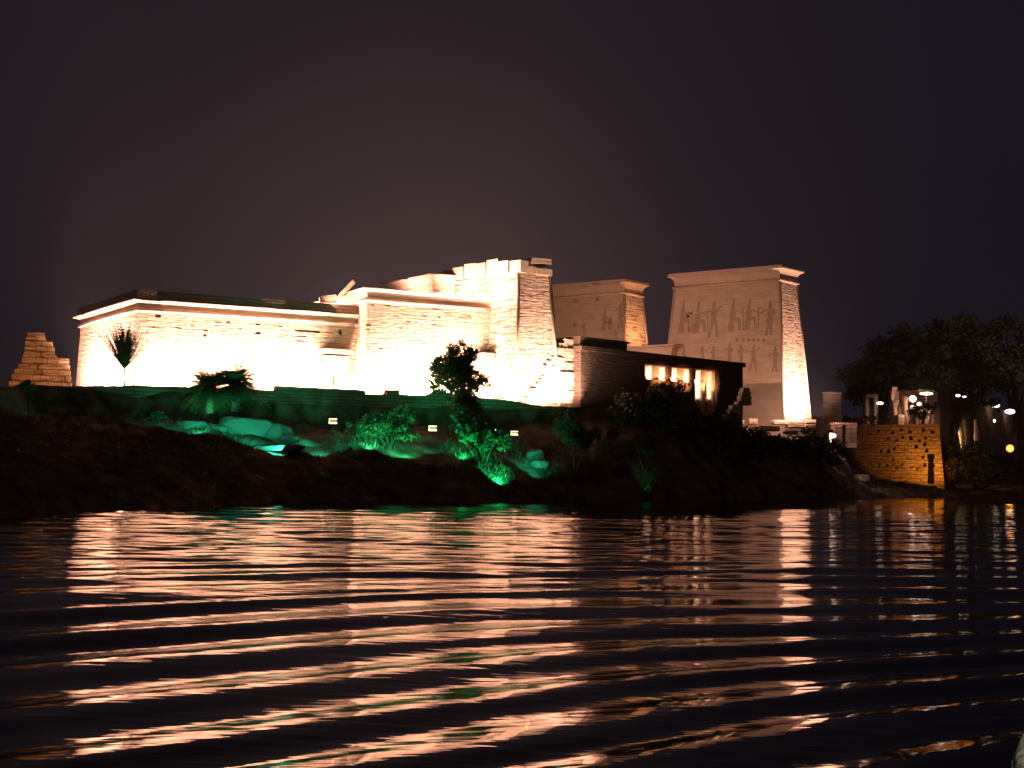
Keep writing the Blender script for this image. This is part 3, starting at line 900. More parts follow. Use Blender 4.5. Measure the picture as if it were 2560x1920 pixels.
# ------------------------------------------------------------------ stepped ruin and rubble at the foot of the big pylon
P2 = pY(1817, 122.5); D2 = Vector((0.97, 0.2)).normalized()
r2 = empty('ruined_wall', (P2.x, P2.y, 7.3), 'small stepped brown ruin in the shade in front of the large figured tower', 'ruined wall')
courses('masonry', r2, P2, D2, Vector((-D2.y, D2.x)), 1.0, ruin_rows(P2, D2, [(1036, 1816, 1856), (1024, 1824, 1854), (1012, 1832, 1854), (1003, 1845, 1879), (990, 1852, 1879), (978, 1855, 1877), (969, 1859, 1875)], 6.5), M_HALL, bl=0.8, rs=3)
blk = [(1848, 1056, 24, 12, 'grey-pink'), (1881, 1054, 22, 14, 'pale pink'), (1880, 1072, 20, 12, 'pale'), (1918, 1071, 56, 14, 'long pink'), (1905, 1083, 26, 8, 'flat pink'), (1952, 1056, 44, 11, 'bright cream'), (1992, 1062, 40, 16, 'glaring cream'), (2024, 1054, 28, 10, 'orange-cream'), (2026, 1068, 26, 12, 'orange-cream'), (1976, 1082, 30, 8, 'flat pale')]
lab = ['squared stone block at the left end of the rubble row below the figured tower', 'rounded pale block beside the leftmost block of the rubble row', 'small block under the second block of the rubble row', 'long pink slab in the middle of the rubble row', 'thin flat slab lying under the long pink slab', 'flat cream block just left of the brightest stone, by the tower foot', 'largest, brightest cream block in the rubble row, under the white tower end', 'upper block at the right end of the rubble row, touching the tower corner', 'lower block at the right end of the rubble row', 'small pale slab lying lowest in front of the brightest block']
for i, (px, py, wd, ht, _) in enumerate(blk):
    Y = 133.5 - (py - 1052) * 0.12
    p = at(px, py, Y)
    me_ = MB()
    rnd = random.Random(i + 50)
    me_.box((0, 0, 0), wd * Y / FPX, 1.0 + rnd.random() * 0.5, ht * Y / FPX * 1.02, rnd.uniform(-.2, .2))
    o = mesh_obj('stone_block', me_.v, me_.f, M_HALL)
    o.location = p
    bv = o.modifiers.new('bevel', 'BEVEL'); bv.width = 0.09; bv.segments = 3
    tag(o, lab[i], 'stone block', 'fallen stone blocks at the foot of the pylon')

# ------------------------------------------------------------------ ruins at the right
def wallrun(name, label, cat, P, px0, px1, y0, y1, Y0, Y1, th, matl, z0=None, parent=None):
    a, b_ = pY(px0, Y0), pY(px1, Y1)
    D = (b_ - a).normalized(); n_ = Vector((-D.y, D.x))
    za = at(px0, y0, Y0).z; zb_ = at(px0, y1, Y0).z if z0 is None else z0
    mb = MB(); pl = ccw([a, b_, b_ + n_ * th, a + n_ * th]); mb.prism(pl, zb_, pl, za)
    o = mb.build(name, matl, parent)
    if label: tag(o, label, cat)
    return o
pil = empty('ruined_pillar', (*pY(2089, 150), 7.4), 'squat reddish square pillar standing just right of the large pylon', 'pillar')
wallrun('shaft', None, None, None, 2075, 2103, 981, 1046, 150, 150.6, 1.2, M_HALL, 6.5, pil)
wallrun('capstone', None, None, None, 2074, 2104, 979, 981.3, 149.95, 150.6, 1.3, M_HALL, at(2075, 981, 150).z + .003, pil)
o = wallrun('low_wall', 'low crumbling pale wall between the pylon foot and the reddish pillar', 'wall', None, 2040, 2105, 1038, 1075, 148, 148.5, 0.8, M_RUBBLE, 6.0)
gt = empty('small_gate', (*pY(2110, 143), 6.5), 'small stone doorway with a glaring lamp at its left side, below the reddish pillar', 'gateway')
wallrun('jamb', None, None, None, 2086, 2106, 1061, 1110, 143, 143.3, 0.7, M_HALL, 5.0, gt)
wallrun('jamb', None, None, None, 2121, 2142, 1061, 1110, 143.5, 143.8, 0.7, M_HALL, 5.0, gt)
wallrun('lintel', None, None, None, 2083, 2143, 1056, 1061, 142.95, 143.75, 0.8, M_HALL, at(2086, 1061, 143).z + 0.004, gt)
pp = empty('twin_pillars', (*pY(2180, 170), 7.5), 'pair of dim purplish pillars joined at the top, left of the small kiosk', 'gateway')
wallrun('pillar', None, None, None, 2164, 2173, 993, 1046, 170, 170.1, 0.8, M_HALL, 6.5, pp)
wallrun('pillar', None, None, None, 2186, 2195, 993, 1046, 170.3, 170.4, 0.8, M_HALL, 6.5, pp)
wallrun('lintel', None, None, None, 2165, 2194, 984, 993, 169.95, 170.3, 0.9, M_HALL, at(2165, 993, 170).z + .003, pp)

# kiosk on the bastion
kk = empty('kiosk', (*pY(2290, 163), 7.8), 'small ruined kiosk with one tall block-capped column on top of the orange bastion', 'kiosk')
kc = [(2236, 1052, 167, 1002), (2262, 1052, 168, 990), (2282, 1058, 166, 1015), (2304, 1056, 168, 1022), (2320, 1058, 167, 1020)]
for i, (px, yb, Y, yt_) in enumerate(kc):
    p0 = at(px, yb, Y); z1 = at(px, yt_, Y).z
    mb = MB(); mb.ring((p0.x, p0.y, 7.2), [(0.36, 0), (0.34, z1 - 7.2 - 0.8), (0.42, z1 - 7.2 - 0.6), (0.55, z1 - 7.2 - 0.1), (0.56, z1 - 7.2)], 14)
    sh = mb.build('column', M_COLST, kk, True)
    if i == 0:
        mb = MB(); mb.box((p0.x, p0.y, z1 + .55), 0.85, 0.85, 1.1); mb.box((p0.x, p0.y, z1 + 1.35), 0.62, 0.62, 0.5); mb.build('capital_block', M_COLST, sh)
wallrun('lintel', None, None, None, 2240, 2345, 976, 992, 169.5, 171, 0.9, M_HALL, at(2240, 1002, 169.5).z, kk)
wallrun('back_wall', None, None, None, 2246, 2346, 992, 1060, 171, 172.5, 0.7, M_HALL, 6.5, kk)
wallrun('side_block', None, None, None, 2245, 2261, 1037, 1058, 165.8, 165.9, 0.9, M_HALL, 6.5, kk)
wallrun('roof_slab', None, None, None, 2296, 2337, 974, 978, 167.6, 168.2, 2.0, M_HALL, at(2296, 980, 167.6).z, kk)

# bastion
q0, q1 = pY(2347, 160), pY(2090, 168)
Db = (q0 - q1).normalized(); nb = Vector((-Db.y, Db.x))
zt = at(2347, 1060, 160).z
q2 = q0 + Vector((.27, .96)) * 30
bast = ccw([q1, q0, q2, q1 + nb * 30])
mb = MB(); mb.prism(offset(bast, 0.6), 0.3, bast, zt)
bo = mb.build('bastion_wall', M_MUD)
hl = []
rnd = random.Random(12)
for gx in range(8):
    for gy in range(6):
        if rnd.random() < .38: continue
        px, py = 2196 + gx * 19 + (gy % 2) * 7 + rnd.uniform(-3, 3), 1076 + gy * 17 + rnd.uniform(-3, 3) + (gx % 3) * 4
        t_ = tline(px, q1, Db, py); p = q1 + Db * t_
        z = at(px, py, p.y).z
        hl.append(((p.x, p.y, z), rnd.uniform(.28, .5), 2.2, rnd.uniform(.25, .48), math.atan2(Db.y, Db.x)))
cut(bo, hl)
tag(bo, 'rough battered bastion wall pitted with dark holes, lit orange from below', 'bastion')
mb = MB(); c = pY(2326, 156); mb.tube([(c.x, c.y, 1.4), (c.x, c.y, 4.2)], [0.35, 0.28], 10); mb.tube([(c.x, c.y, 4.2), (c.x, c.y, 4.7)], [0.42, 0.36], 10)
tag(mb.build('bollard', M_RUBBLE), 'short dark stone mooring post at the foot of the orange bastion', 'mooring post')

# long colonnade at the far right, dark with lit columns inside
ca, cb_ = pY(2352, 172), pY(2900, 232)
Dc = (cb_ - ca).normalized(); ncn = Vector((-Dc.y, Dc.x))
cl = empty('ruined_long_wall', (ca.x, ca.y, 1), 'tall near-black jagged ruined wall at the right edge with narrow slits lit from inside', 'ruined wall')
zc0 = at(2352, 1092, 172).z; ztc = at(2352, 1040, 172).z
slits = [(2376, 2389, 1056, 1088), (2404, 2413, 1046, 1092), (2436, 2454, 1050, 1103), (2466, 2473, 1066, 1098), (2530, 2541, 1076, 1114), (2553, 2566, 1094, 1128)]
cuts_ = sorted(set([2350 + 11 * k for k in range(51)] + [x for s_ in slits for x in s_[:2]]))
topc = [(2350, 962), (2368, 964), (2400, 980), (2440, 986), (2462, 1000), (2500, 1022), (2560, 1042), (2920, 1120)]
rnd = random.Random(77); mb = MB()
for a_, b_ in zip(cuts_[:-1], cuts_[1:]):
    if b_ - a_ < 1: continue
    xm = (a_ + b_) / 2
    ty = np.interp(xm, [p[0] for p in topc], [p[1] for p in topc]) + rnd.choice((-7, -2, 0, 4, 9))
    t0, t1 = tline(a_, ca, Dc), tline(b_, ca, Dc)
    c = ca + Dc * ((t0 + t1) / 2) + ncn * (0.5 + rnd.uniform(-.06, .06))
    zt_ = at(xm, ty, c.y).z
    hit = [s_ for s_ in slits if s_[0] - .1 <= a_ and b_ <= s_[1] + .1]
    spans = [(0.3, zt_)] if not hit else [(0.3, at(xm, hit[0][3], c.y).z), (at(xm, hit[0][2], c.y).z, zt_)]
    for z0_, z1_ in spans:
        mb.box((c.x, c.y, (z0_ + z1_) / 2), (t1 - t0) * 1.002, 0.9, z1_ - z0_, math.atan2(Dc.y, Dc.x))
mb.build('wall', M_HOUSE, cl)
for l_, r_, y0_, y1_ in slits:
    w0 = ca + ncn * 4.2
    t0, t1 = tline(l_ - 8, w0, Dc), tline(r_ + 2, w0, Dc)
    c = w0 + Dc * ((t0 + t1) / 2)
    mb = MB(); mb.box((c.x, c.y, (zc0 - 1.6 + ztc + .6) / 2), t1 - t0, 0.5, ztc - zc0 + 2.2, math.atan2(Dc.y, Dc.x)); mb.build('inner_pier', M_HALL, cl)

# ------------------------------------------------------------------ visible lamps
def flood(px, py, Y, label, wd=0.55, ht=0.36, glass=M_GLASS, tilt=0.0):
    p = at(px, py, Y)
    e = empty('floodlight', p, label, 'floodlight', 'floodlights on the bank and ruins')
    mb = MB(); mb.box(p, wd, 0.25, ht, tilt); mb.build('housing', M_METAL, e)
    mb = MB(); mb.box(p + Vector((0, -0.14, -ht / 2 + 0.05)), wd, 0.03, 0.1, tilt); mb.box(p + Vector((0, -0.14, ht / 2 - 0.03)), wd, 0.03, 0.055, tilt); mb.box(p + Vector((-wd / 2 + .03, -0.14, 0)), .05, 0.03, ht - .18, tilt)
    mb.build('lit_rim', glass, e)
    mb = MB(); mb.box(p + Vector((0.02, -0.132, 0.01)), wd - .12, 0.012, ht - .17, tilt); mb.build('lens', M_LENS, e)
    mb = MB(); mb.tube([p + Vector((0, 0.05, -ht / 2)), p + Vector((0, 0.05, -ht / 2 - 0.8))], [.018, .018], 6); mb.build('post', M_DARK, e)
    return e
flood(833, 1053, 95, 'small box floodlight with glowing rim, leftmost of those on the bank')
flood(1082, 1071, 97, 'small box floodlight with glowing rim, left of the big green-lit shrub')
flood(1286, 1083, 99, 'small box floodlight with glowing rim, right of the big green-lit shrub', 0.5, 0.3)
flood(1238, 1076, 98.5, 'faint thin floodlight among the leaves of the big green-lit shrub', 0.45, 0.10)
def lamp(px, py, Y, label, rx, rz_, glass=M_WHITE_L, power=0, col=WARM, zpost=None):
    p = at(px, py, Y)
    e = empty('lamp', p, label, 'lamp', 'bright lamps among the ruins at the right')
    mb = MB(); mb.ring((0, 0, 0), [(0.01, -1), (0.5, -0.86), (0.87, -0.5), (1, 0), (0.87, .5), (0.5, .86), (0.01, 1)], 14)
    v_ = [p + Vector((q.x * rx, q.y * rx * 0.6, q.z * rz_)) for q in mb.v]
    mesh_obj('glass', v_, mb.f, glass, e, True)
    mb = MB(); mb.tube([p + Vector((0, 0.1, -rz_ * .8)), p + Vector((0, 0.1, -rz_ - 1.2))], [.025, .025], 6); mb.build('post', M_DARK, e)
    if power:
        d = bpy.data.lights.new('lamp_light', 'SPOT'); d.energy = power * 1.3; d.color = col; d.shadow_soft_size = 0.1; d.spot_size = R(165); d.spot_blend = 1
        l = bpy.data.objects.new('lamp_light', d); COL.objects.link(l); l.location = p + Vector((0.0, -rx * 0.6 - 0.1, 0.0)); l.rotation_euler = (R(82), 0, 0)
    return e
lamp(2078, 1089, 141.5, 'glaring oval lamp beside the small stone doorway', 0.50, 0.26, power=2600)
lamp(2200, 1008, 169.5, 'small white lamp between the twin pillars and the kiosk', 0.42, 0.17)
lamp(2282, 997, 165.3, 'round white lamp on the left of the kiosk front', 0.42, 0.40, power=2800)
lamp(2298, 1010, 165, 'small white lamp just below the round kiosk lamp', 0.28, 0.22, power=200)
o = lamp(2316, 984, 166, 'long bar-shaped white lamp under the kiosk roof', 0.80, 0.17, power=2200)
lamp(2395, 989, 170, 'tiny white lamp on the dark roofline next to the kiosk', 0.30, 0.15)
lamp(2411, 992, 172, 'dimmer tiny lamp right of the first one on the dark roofline', 0.24, 0.10)
lamp(2486, 1014, 182, 'long white lamp glowing on the dark roofline', 0.72, 0.26, power=150)
lamp(2525, 1029, 186, 'brightest white lamp near the right edge on the roofline', 0.68, 0.33, power=150)
lamp(2486, 1052, 180, 'tiny lamp set in the face of the jagged dark wall', 0.16, 0.20)
lamp(2525, 1121, 157.5, 'round orange lamp low by the water at the right edge', 0.44, 0.42, M_ORANGE_L, 90, (1, .42, .08))

# ------------------------------------------------------------------ vegetation
def leaves(blobs, n, size, rs=0, hole=0.0):
    """leaf clumps scattered through ellipsoids; blobs = [(centre, (rx, ry, rz))]"""
    rnd = random.Random(rs)
    vs, fs = [], []
    vol = [b_[1][0] * b_[1][1] * b_[1][2] for b_ in blobs]; tot = sum(vol)
    for (c, r_), v_ in zip(blobs, vol):
        c = Vector(c)
        clumps = []
        for _ in range(max(6, int(26 * (v_ / tot) * len(blobs)))):
            d = Vector((rnd.gauss(0, 1), rnd.gauss(0, 1), rnd.gauss(0, 1))).normalized() * (rnd.uniform(0.35, 1) ** 0.6)
            clumps.append(c + Vector((d.x * r_[0], d.y * r_[1], d.z * r_[2])))
        cr_ = 0.42 * min(r_)
        for _ in range(int(n * v_ / tot)):
            q = rnd.choice(clumps) + Vector((rnd.gauss(0, cr_ * .5), rnd.gauss(0, cr_ * .5), rnd.gauss(0, cr_ * .42)))
            s_ = size * rnd.uniform(0.6, 1.5)
            a = Vector((rnd.gauss(0, 1), rnd.gauss(0, 1), rnd.gauss(0, .6))).normalized(); b_ = a.cross(Vector((rnd.gauss(0, 1), rnd.gauss(0, 1), rnd.gauss(0, 1)))).normalized()
            k = len(vs)
            vs += [q - a * s_, q - b_ * s_ * .45, q + a * s_, q + b_ * s_ * .45]
            fs.append((k, k + 1, k + 2, k + 3))
    return vs, fs
def plant(name, label, cat, base, blobs, n, size, rs, matl=M_LEAF, trunk=None, group=None, parts=('crown', 'trunk')):
    e = empty(name, base, label, cat, group)
    v_, f_ = leaves(blobs, n, size, rs)
    mesh_obj(parts[0], v_, f_, matl, e, uv=False)
    mb = MB()
    rnd = random.Random(rs + 1)
    b0 = Vector(base)
    for c, r_ in blobs:
        c = Vector(c); md = b0.lerp(c, 0.5) + Vector((rnd.uniform(-.15, .15), 0, rnd.uniform(0, .2))) * (c - b0).length * 0.4
        t0 = trunk or 0.08
        mb.tube([b0 - Vector((0, 0, .3)), b0.lerp(md, .5), md, c], [t0, t0 * .8, t0 * .55, t0 * .2], 7)
        for q in range(4):
            d = Vector((rnd.gauss(0, 1) * r_[0], rnd.gauss(0, 1) * r_[1], rnd.uniform(-.2, 1) * r_[2])) * .6
            mb.tube([md.lerp(c, .4), md.lerp(c, .8) + d * .5, c + d], [t0 * .35, t0 * .25, t0 * .08], 5)
    mb.build(parts[1], M_BARK, e, True)
    return e
def blob(px, py, wpx, hpx, Y, dy=0):
    p = at(px, py, Y + dy); k = Y / FPX
    return (tuple(p), (wpx * k / 2, max(wpx, hpx) * k / 2 * .8, hpx * k / 2))
def frond(mb, base, d, up, L_, w_, rnd, droop=0.5, nl=16):
    d = d.normalized(); side = d.cross(Vector((0, 0, 1))).normalized() if abs(d.z) < .98 else Vector((1, 0, 0))
    pts = []
    for i in range(nl + 1):
        u = i / nl
        pts.append(base + d * (L_ * u) + Vector((0, 0, -droop * L_ * u * u)))
    for i in range(1, nl):
        p = pts[i]; tg = (pts[i + 1] - pts[i - 1]).normalized()
        wl = w_ * math.sin(math.pi * (0.15 + 0.8 * i / nl)) 
        for s_ in (-1, 1):
            tip = p + side * (s_ * wl) + tg * wl * 0.7 + Vector((0, 0, -wl * .25)) + Vector((rnd.gauss(0, .03), rnd.gauss(0, .03), rnd.gauss(0, .03)))
            mb.add([p - tg * 0.035, p + tg * 0.035, tip], [(0, 1, 2)])
    mb.tube([pts[0], pts[nl // 2], pts[nl]], [0.03, 0.02, 0.006], 4)
def palm(label, px, ybase, ycrown, Y, n, spreadlo, spreadhi, L_, rs, w_=0.35, droop=.3, tr=0.16, thatch=None, group='palms growing on the bank and terrace'):
    rnd = random.Random(rs)
    b0 = at(px, ybase, Y); c0 = at(px, ycrown, Y)
    e = empty('palm_tree', b0, label, 'palm tree', group)
    mb = MB()
    mb.tube([b0 - Vector((0, 0, .4)), b0.lerp(c0, .5) + Vector((.04, 0, 0)), c0], [tr, tr * .85, tr * .8], 10); mb.build('trunk', M_BARK, e, True)
    mb = MB()
    for i in range(n):
        az = rnd.uniform(0, 6.283); pol = R(rnd.uniform(spreadlo, spreadhi))
        d = Vector((math.sin(pol) * math.cos(az), math.sin(pol) * math.sin(az), math.cos(pol)))
        frond(mb, c0, d, None, L_ * rnd.uniform(.75, 1.1), w_, rnd, droop * rnd.uniform(.5, 1.3))
    mb.build('crown', M_PALM, e)
    return e
palm('tall dark palm with upright V of fronds against the white wall of the long hall', 311, 962, 922, 97, 95, 3, 40, 3.1, 3, w_=0.30, droop=0.02, tr=0.06)
for px_, py_, Yy in ((258, 838, 96.8),):
    pass
palm('short palm with green-lit trunk, left one of the pair below the long hall', 524, 1018, 966, 92, 110, 25, 120, 2.1, 5, w_=.6, droop=.5, tr=.28)
palm('short wider palm, right one of the pair below the long hall', 588, 1014, 960, 92.6, 120, 25, 120, 2.3, 6, w_=.65, droop=.5, tr=.28)
plant('leafy_tree', 'dark rounded tree silhouetted before the white wall, left of the carved tower', 'tree', at(1160, 1000, 101.5),
      [blob(1122, 935, 96, 92, 101.5), blob(1112, 915, 60, 56, 101.5), blob(1152, 884, 84, 58, 101.5), blob(1152, 925, 70, 70, 101.5), blob(1190, 950, 60, 60, 101.5), blob(1102, 958, 54, 50, 101.5), blob(1165, 975, 76, 54, 101.5), blob(1150, 1002, 70, 44, 101)],
      12000, 0.11, 11, trunk=0.12)
SG = 'shrubs on the bank lit green'
def gbase(px, Y):
    q = pY(px, Y); return Vector((q.x, q.y, ground_z(px, Y)))
plant('shrub', 'wide green-lit shrub between the two left bank floodlights', 'shrub', gbase(975, 96.0), [blob(950, 1065, 120, 60, 96), blob(1000, 1045, 70, 70, 96.5), blob(905, 1072, 80, 40, 96), blob(1010, 1085, 70, 36, 95.5)], 4200, 0.13, 21, group=SG, parts=('foliage', 'stem'))
plant('shrub', 'largest bright green shrub tumbling down the bank below the rounded tree', 'shrub', gbase(1215, 96.5), [blob(1165, 1045, 90, 70, 98), blob(1200, 1080, 110, 60, 97), blob(1240, 1105, 90, 44, 96), blob(1170, 1012, 60, 50, 99)], 6000, 0.13, 22, group=SG, parts=('foliage', 'stem'))
plant('shrub', 'narrow green-lit shrub at the right end of the green lit bank', 'shrub', gbase(1440, 100), [blob(1420, 1065, 60, 70, 101), blob(1445, 1095, 74, 50, 100.5), blob(1465, 1110, 40, 26, 100)], 3200, 0.12, 23, group=SG, parts=('foliage', 'stem'))
plant('shrub', 'dim teal-tinged shrub at the far left of the retaining wall', 'shrub', gbase(66, 86), [blob(66, 966, 40, 30, 87.5)], 700, 0.11, 24, group=SG, parts=('foliage', 'stem'))
plant('shrub', 'dim low green shrub under the left of the pair of short palms', 'shrub', gbase(400, 89), [blob(392, 1045, 34, 50, 90), blob(350, 1030, 60, 20, 91)], 900, 0.11, 25, group=SG, parts=('foliage', 'stem'))
plant('shrub', 'faint teal shrub just above and right of the narrow green shrub', 'shrub', gbase(1515, 101), [blob(1488, 1085, 30, 30, 102), blob(1530, 1085, 36, 26, 102)], 900, 0.1, 26, group=SG, parts=('foliage', 'stem'))
plant('shrub', 'tiny faint green shrub lowest and farthest right of the green ones', 'shrub', gbase(1618, 104), [blob(1620, 1128, 30, 16, 105), blob(1592, 1113, 20, 8, 105)], 500, 0.1, 27, group=SG, parts=('foliage', 'stem'))
DG = 'dark bushes on the bank at the right'
plant('dark_bush', 'large black bush hiding the lower half of the lit colonnade', 'bush', gbase(1650, 110), [blob(1590, 1030, 150, 80, 111), blob(1672, 992, 104, 70, 111), blob(1630, 990, 80, 66, 111), blob(1700, 1050, 170, 60, 111), blob(1560, 1060, 130, 90, 111)], 12000, 0.15, 31, M_LEAF2, trunk=.2, group=DG, parts=('foliage', 'stem'))
plant('dark_bush', 'black bush sloping down in front of the rubble row', 'bush', gbase(1800, 114), [blob(1790, 1060, 110, 70, 115), blob(1850, 1100, 130, 70, 116), blob(1900, 1125, 120, 80, 117)], 4500, 0.17, 32, M_LEAF2, trunk=.16, group=DG, parts=('foliage', 'stem'))
plant('dark_bush', 'rounded dark bush directly below the white foot of the large tower', 'bush', gbase(2010, 126), [blob(2010, 1115, 110, 76, 127), blob(1960, 1130, 120, 80, 126), blob(2070, 1135, 100, 60, 129)], 4200, 0.17, 33, M_LEAF2, trunk=.16, group=DG, parts=('foliage', 'stem'))
plant('dark_bush', 'low dark bush between the small doorway and the orange bastion', 'bush', gbase(2175, 171), [blob(2150, 1056, 90, 36, 170), blob(2200, 1050, 80, 30, 171)], 2200, 0.17, 34, M_LEAF2, trunk=.12, group=DG, parts=('foliage', 'stem'))
plant('dark_bush', 'small round dark bush hanging in front of the kiosk', 'bush', at(2305, 1056, 164.5), [blob(2305, 1030, 60, 36, 164.5), blob(2325, 1015, 50, 16, 164.5)], 1500, 0.14, 35, M_LEAF2, trunk=.08, group=DG, parts=('foliage', 'stem'))
plant('dark_bush', 'black bushes growing over the top of the jagged dark wall', 'bush', at(2410, 1040, 176), [blob(2380, 975, 70, 30, 175.5), blob(2425, 988, 80, 26, 177), blob(2470, 1006, 70, 24, 180)], 3500, 0.18, 36, M_LEAF2, trunk=.2, group=DG, parts=('foliage', 'stem'))
plant('dark_bush', 'black shrubbery low beneath the lit slits of the jagged wall', 'bush', gbase(2440, 164), [blob(2395, 1135, 90, 60, 163), blob(2440, 1145, 130, 60, 164), blob(2500, 1165, 110, 50, 165), blob(2585, 1160, 110, 60, 167), blob(2385, 1170, 80, 60, 161), blob(2475, 1180, 120, 50, 161)], 6500, 0.2, 37, M_LEAF2, trunk=.14, group=DG, parts=('foliage', 'stem'))
TG = 'tall trees behind the ruins at the right'
plant('tall_tree', 'broad dim tree behind the twin pillars, leftmost of the tall ones', 'tree', at(2200, 1060, 205), [blob(2210, 920, 180, 110, 205), blob(2160, 960, 150, 90, 203), blob(2250, 870, 150, 100, 207), blob(2240, 960, 180, 90, 204)], 7500, 0.36, 41, M_LEAF2, trunk=.6, group=TG)
plant('tall_tree', 'highest dim tree crown behind the kiosk', 'tree', at(2370, 1060, 210), [blob(2380, 860, 210, 120, 210), blob(2330, 930, 190, 110, 208), blob(2430, 920, 190, 120, 212), blob(2400, 820, 160, 56, 210)], 8500, 0.36, 42, M_LEAF2, trunk=.7, group=TG)
plant('tall_tree', 'dim tree crown cut by the right edge above the jagged dark wall', 'tree', at(2540, 1060, 214), [blob(2540, 850, 190, 110, 214), blob(2500, 930, 170, 110, 212), blob(2590, 930, 180, 130, 214), blob(2600, 850, 120, 80, 214)], 7500, 0.36, 43, M_LEAF2, trunk=.7, group=TG)

# boulders on the bank
def boulder(px, Y, sx, sy, sz, rs, label, group='boulders on the bank', dz=0.25, matl=None):
    rnd = random.Random(rs)
    bm = bmesh.new()
    for _ in range(26):
        d = Vector((rnd.gauss(0, 1), rnd.gauss(0, 1), rnd.gauss(0, 1))).normalized()
        d = Vector([math.copysign(abs(a) ** 0.6, a) for a in d]) * rnd.uniform(.82, 1.0)
        bm.verts.new((d.x * sx, d.y * sy, d.z * sz))
    h_ = bmesh.ops.convex_hull(bm, input=bm.verts)
    bmesh.ops.delete(bm, geom=[v for v in bm.verts if not v.link_faces], context='VERTS')
    bmesh.ops.bevel(bm, geom=bm.edges[:], offset=0.06 * min(sx, sy, sz), segments=2, affect='EDGES')
    me_ = bpy.data.meshes.new('boulder'); bm.to_mesh(me_); bm.free()
    me_.materials.append(matl or M_ROCK)
    o = bpy.data.objects.new('boulder', me_); COL.objects.link(o)
    q = pY(px, Y); o.location = (q.x, q.y, ground_z(px, Y) + sz * dz); o.rotation_euler = (0, 0, rnd.uniform(0, 3))
    tag(o, label, 'boulder', group)
boulder(545, 91, 1.5, 1.0, 0.5, 1, 'flat teal-lit boulder under the pair of short palms')
boulder(612, 91.5, 1.9, 1.2, 0.85, 2, 'big squarish teal-lit boulder right of the short palms')
boulder(672, 92.5, 2.0, 1.1, 0.9, 3, 'long teal-lit boulder in the middle of the left green bank')
boulder(480, 90, 1.3, .8, 0.35, 4, 'low pale boulder left of the short palms')
boulder(720, 92, 1.2, 0.8, 0.45, 5, 'small rounded boulder near the right end of the left teal patch')
boulder(690, 88.5, 2.4, 0.9, 0.3, 6, 'flat sheet of rock at the lower edge of the left teal patch')
boulder(1336, 100, 1.1, 0.8, 0.62, 7, 'square teal-lit boulder right of the third bank floodlight')
boulder(1350, 98.5, 0.9, 0.6, 0.35, 8, 'small boulder in front of the square teal one')
boulder(860, 92.5, 0.9, 0.7, 0.35, 9, 'dim boulder beneath the leftmost bank floodlight')
boulder(300, 86, 1.1, .8, 0.4, 10, 'dim greyish boulder below the left corner of the long hall')
boulder(2150, 146, 1.4, 1.0, 0.5, 11, 'pale rock on the slope left of the bastion')
boulder(2450, 160, 1.6, 0.8, 0.3, 12, 'dim flat rock at the water line right of the bastion', dz=0.4)
boulder(2395, 156, 1.6, 0.8, 0.25, 13, 'faint low rock at the water line nearest the bastion corner', dz=0.4)

# grass and scrub on the bank (uncountable)
rnd = random.Random(99); vs, fs = [], []
for _ in range(42000):
    px = rnd.uniform(-60, 2340); ys, yt, zb, zp = prof(px)
    Y = rnd.uniform(ys + .5, yt - 0.2); q = pY(px, Y); z = ground_z(px, Y)
    if noise.noise(Vector((q.x * .25, q.y * .25, 5))) < -0.05: continue
    h = rnd.uniform(.06, .32) * rnd.choice((.6, 1, 1.3)); a = rnd.uniform(0, 3.14); dx, dy = math.cos(a) * .035, math.sin(a) * .035
    k = len(vs); lx, ly = rnd.gauss(0, .12), rnd.gauss(0, .12)
    vs += [(q.x - dx, q.y - dy, z - .05), (q.x + dx, q.y + dy, z - .05), (q.x + lx, q.y + ly, z + h)]
    fs.append((k, k + 1, k + 2))
o = mesh_obj('grass', vs, fs, M_LEAF2, uv=False)
tag(o, 'dark dry grass and scrub covering the sloping bank', 'grass', kind='stuff')

# ------------------------------------------------------------------ boat at the lower right corner
M_HULL = simple('painted_hull', (0.16, 0.27, 0.25), 0.5, noise_s=9)
M_RIM = simple('cream_gunwale', (0.62, 0.56, 0.42), 0.55, noise_s=6)
BX = 1.91
bt = empty('small_boat', (BX, 2.6, 0), 'rounded bow of a small teal boat with cream gunwale, cut by the lower right corner', 'boat')
nS = 22
def bhw(s_): return 0.9 * math.sin(min(1, (s_ / 2.1)) ** 1.1 * math.pi / 2) if s_ > 0 else 0.0
secs = [4.1 * (i / (nS - 1)) ** 1.3 for i in range(nS)]
vs, fs = [], []
prof_b = [(-1, 0), (-.96, -.3), (-.75, -.62), (0, -.95), (.75, -.62), (.96, -.3), (1, 0)]
def bpt(s_, o_, dz): return Vector((BX + o_ * bhw(s_), 4.60 - s_ * 1.0 + (-dz * .25 if s_ < .8 else 0) * -1, 0.88 + dz))
for s_ in secs:
    for o_, dz in prof_b: vs.append(bpt(s_, o_, dz))
for i in range(nS - 1):
    for k in range(6):
        a = i * 7 + k; fs.append((a, a + 7, a + 8, a + 1))
hull = mesh_obj('hull', vs, fs, M_HULL, bt, True)
sol = hull.modifiers.new('thick', 'SOLIDIFY'); sol.thickness = 0.03
mb = MB(); mb.tube([bpt(s_, -1, .01) for s_ in secs[::-1]] + [bpt(s_, 1, .01) for s_ in secs[1:]], [.024] * (2 * nS - 1), 10)
mb.build('gunwale', M_RIM, bt, True)
vs = [bpt(s_, -.95, -.03) for s_ in secs] + [bpt(s_, .95, -.03) for s_ in secs]
mesh_obj('deck', vs, [(i, i + 1, nS + i + 1, nS + i) for i in range(nS - 1)], M_HULL, bt)
bow = Vector((1.2, 3.2, 0.88))

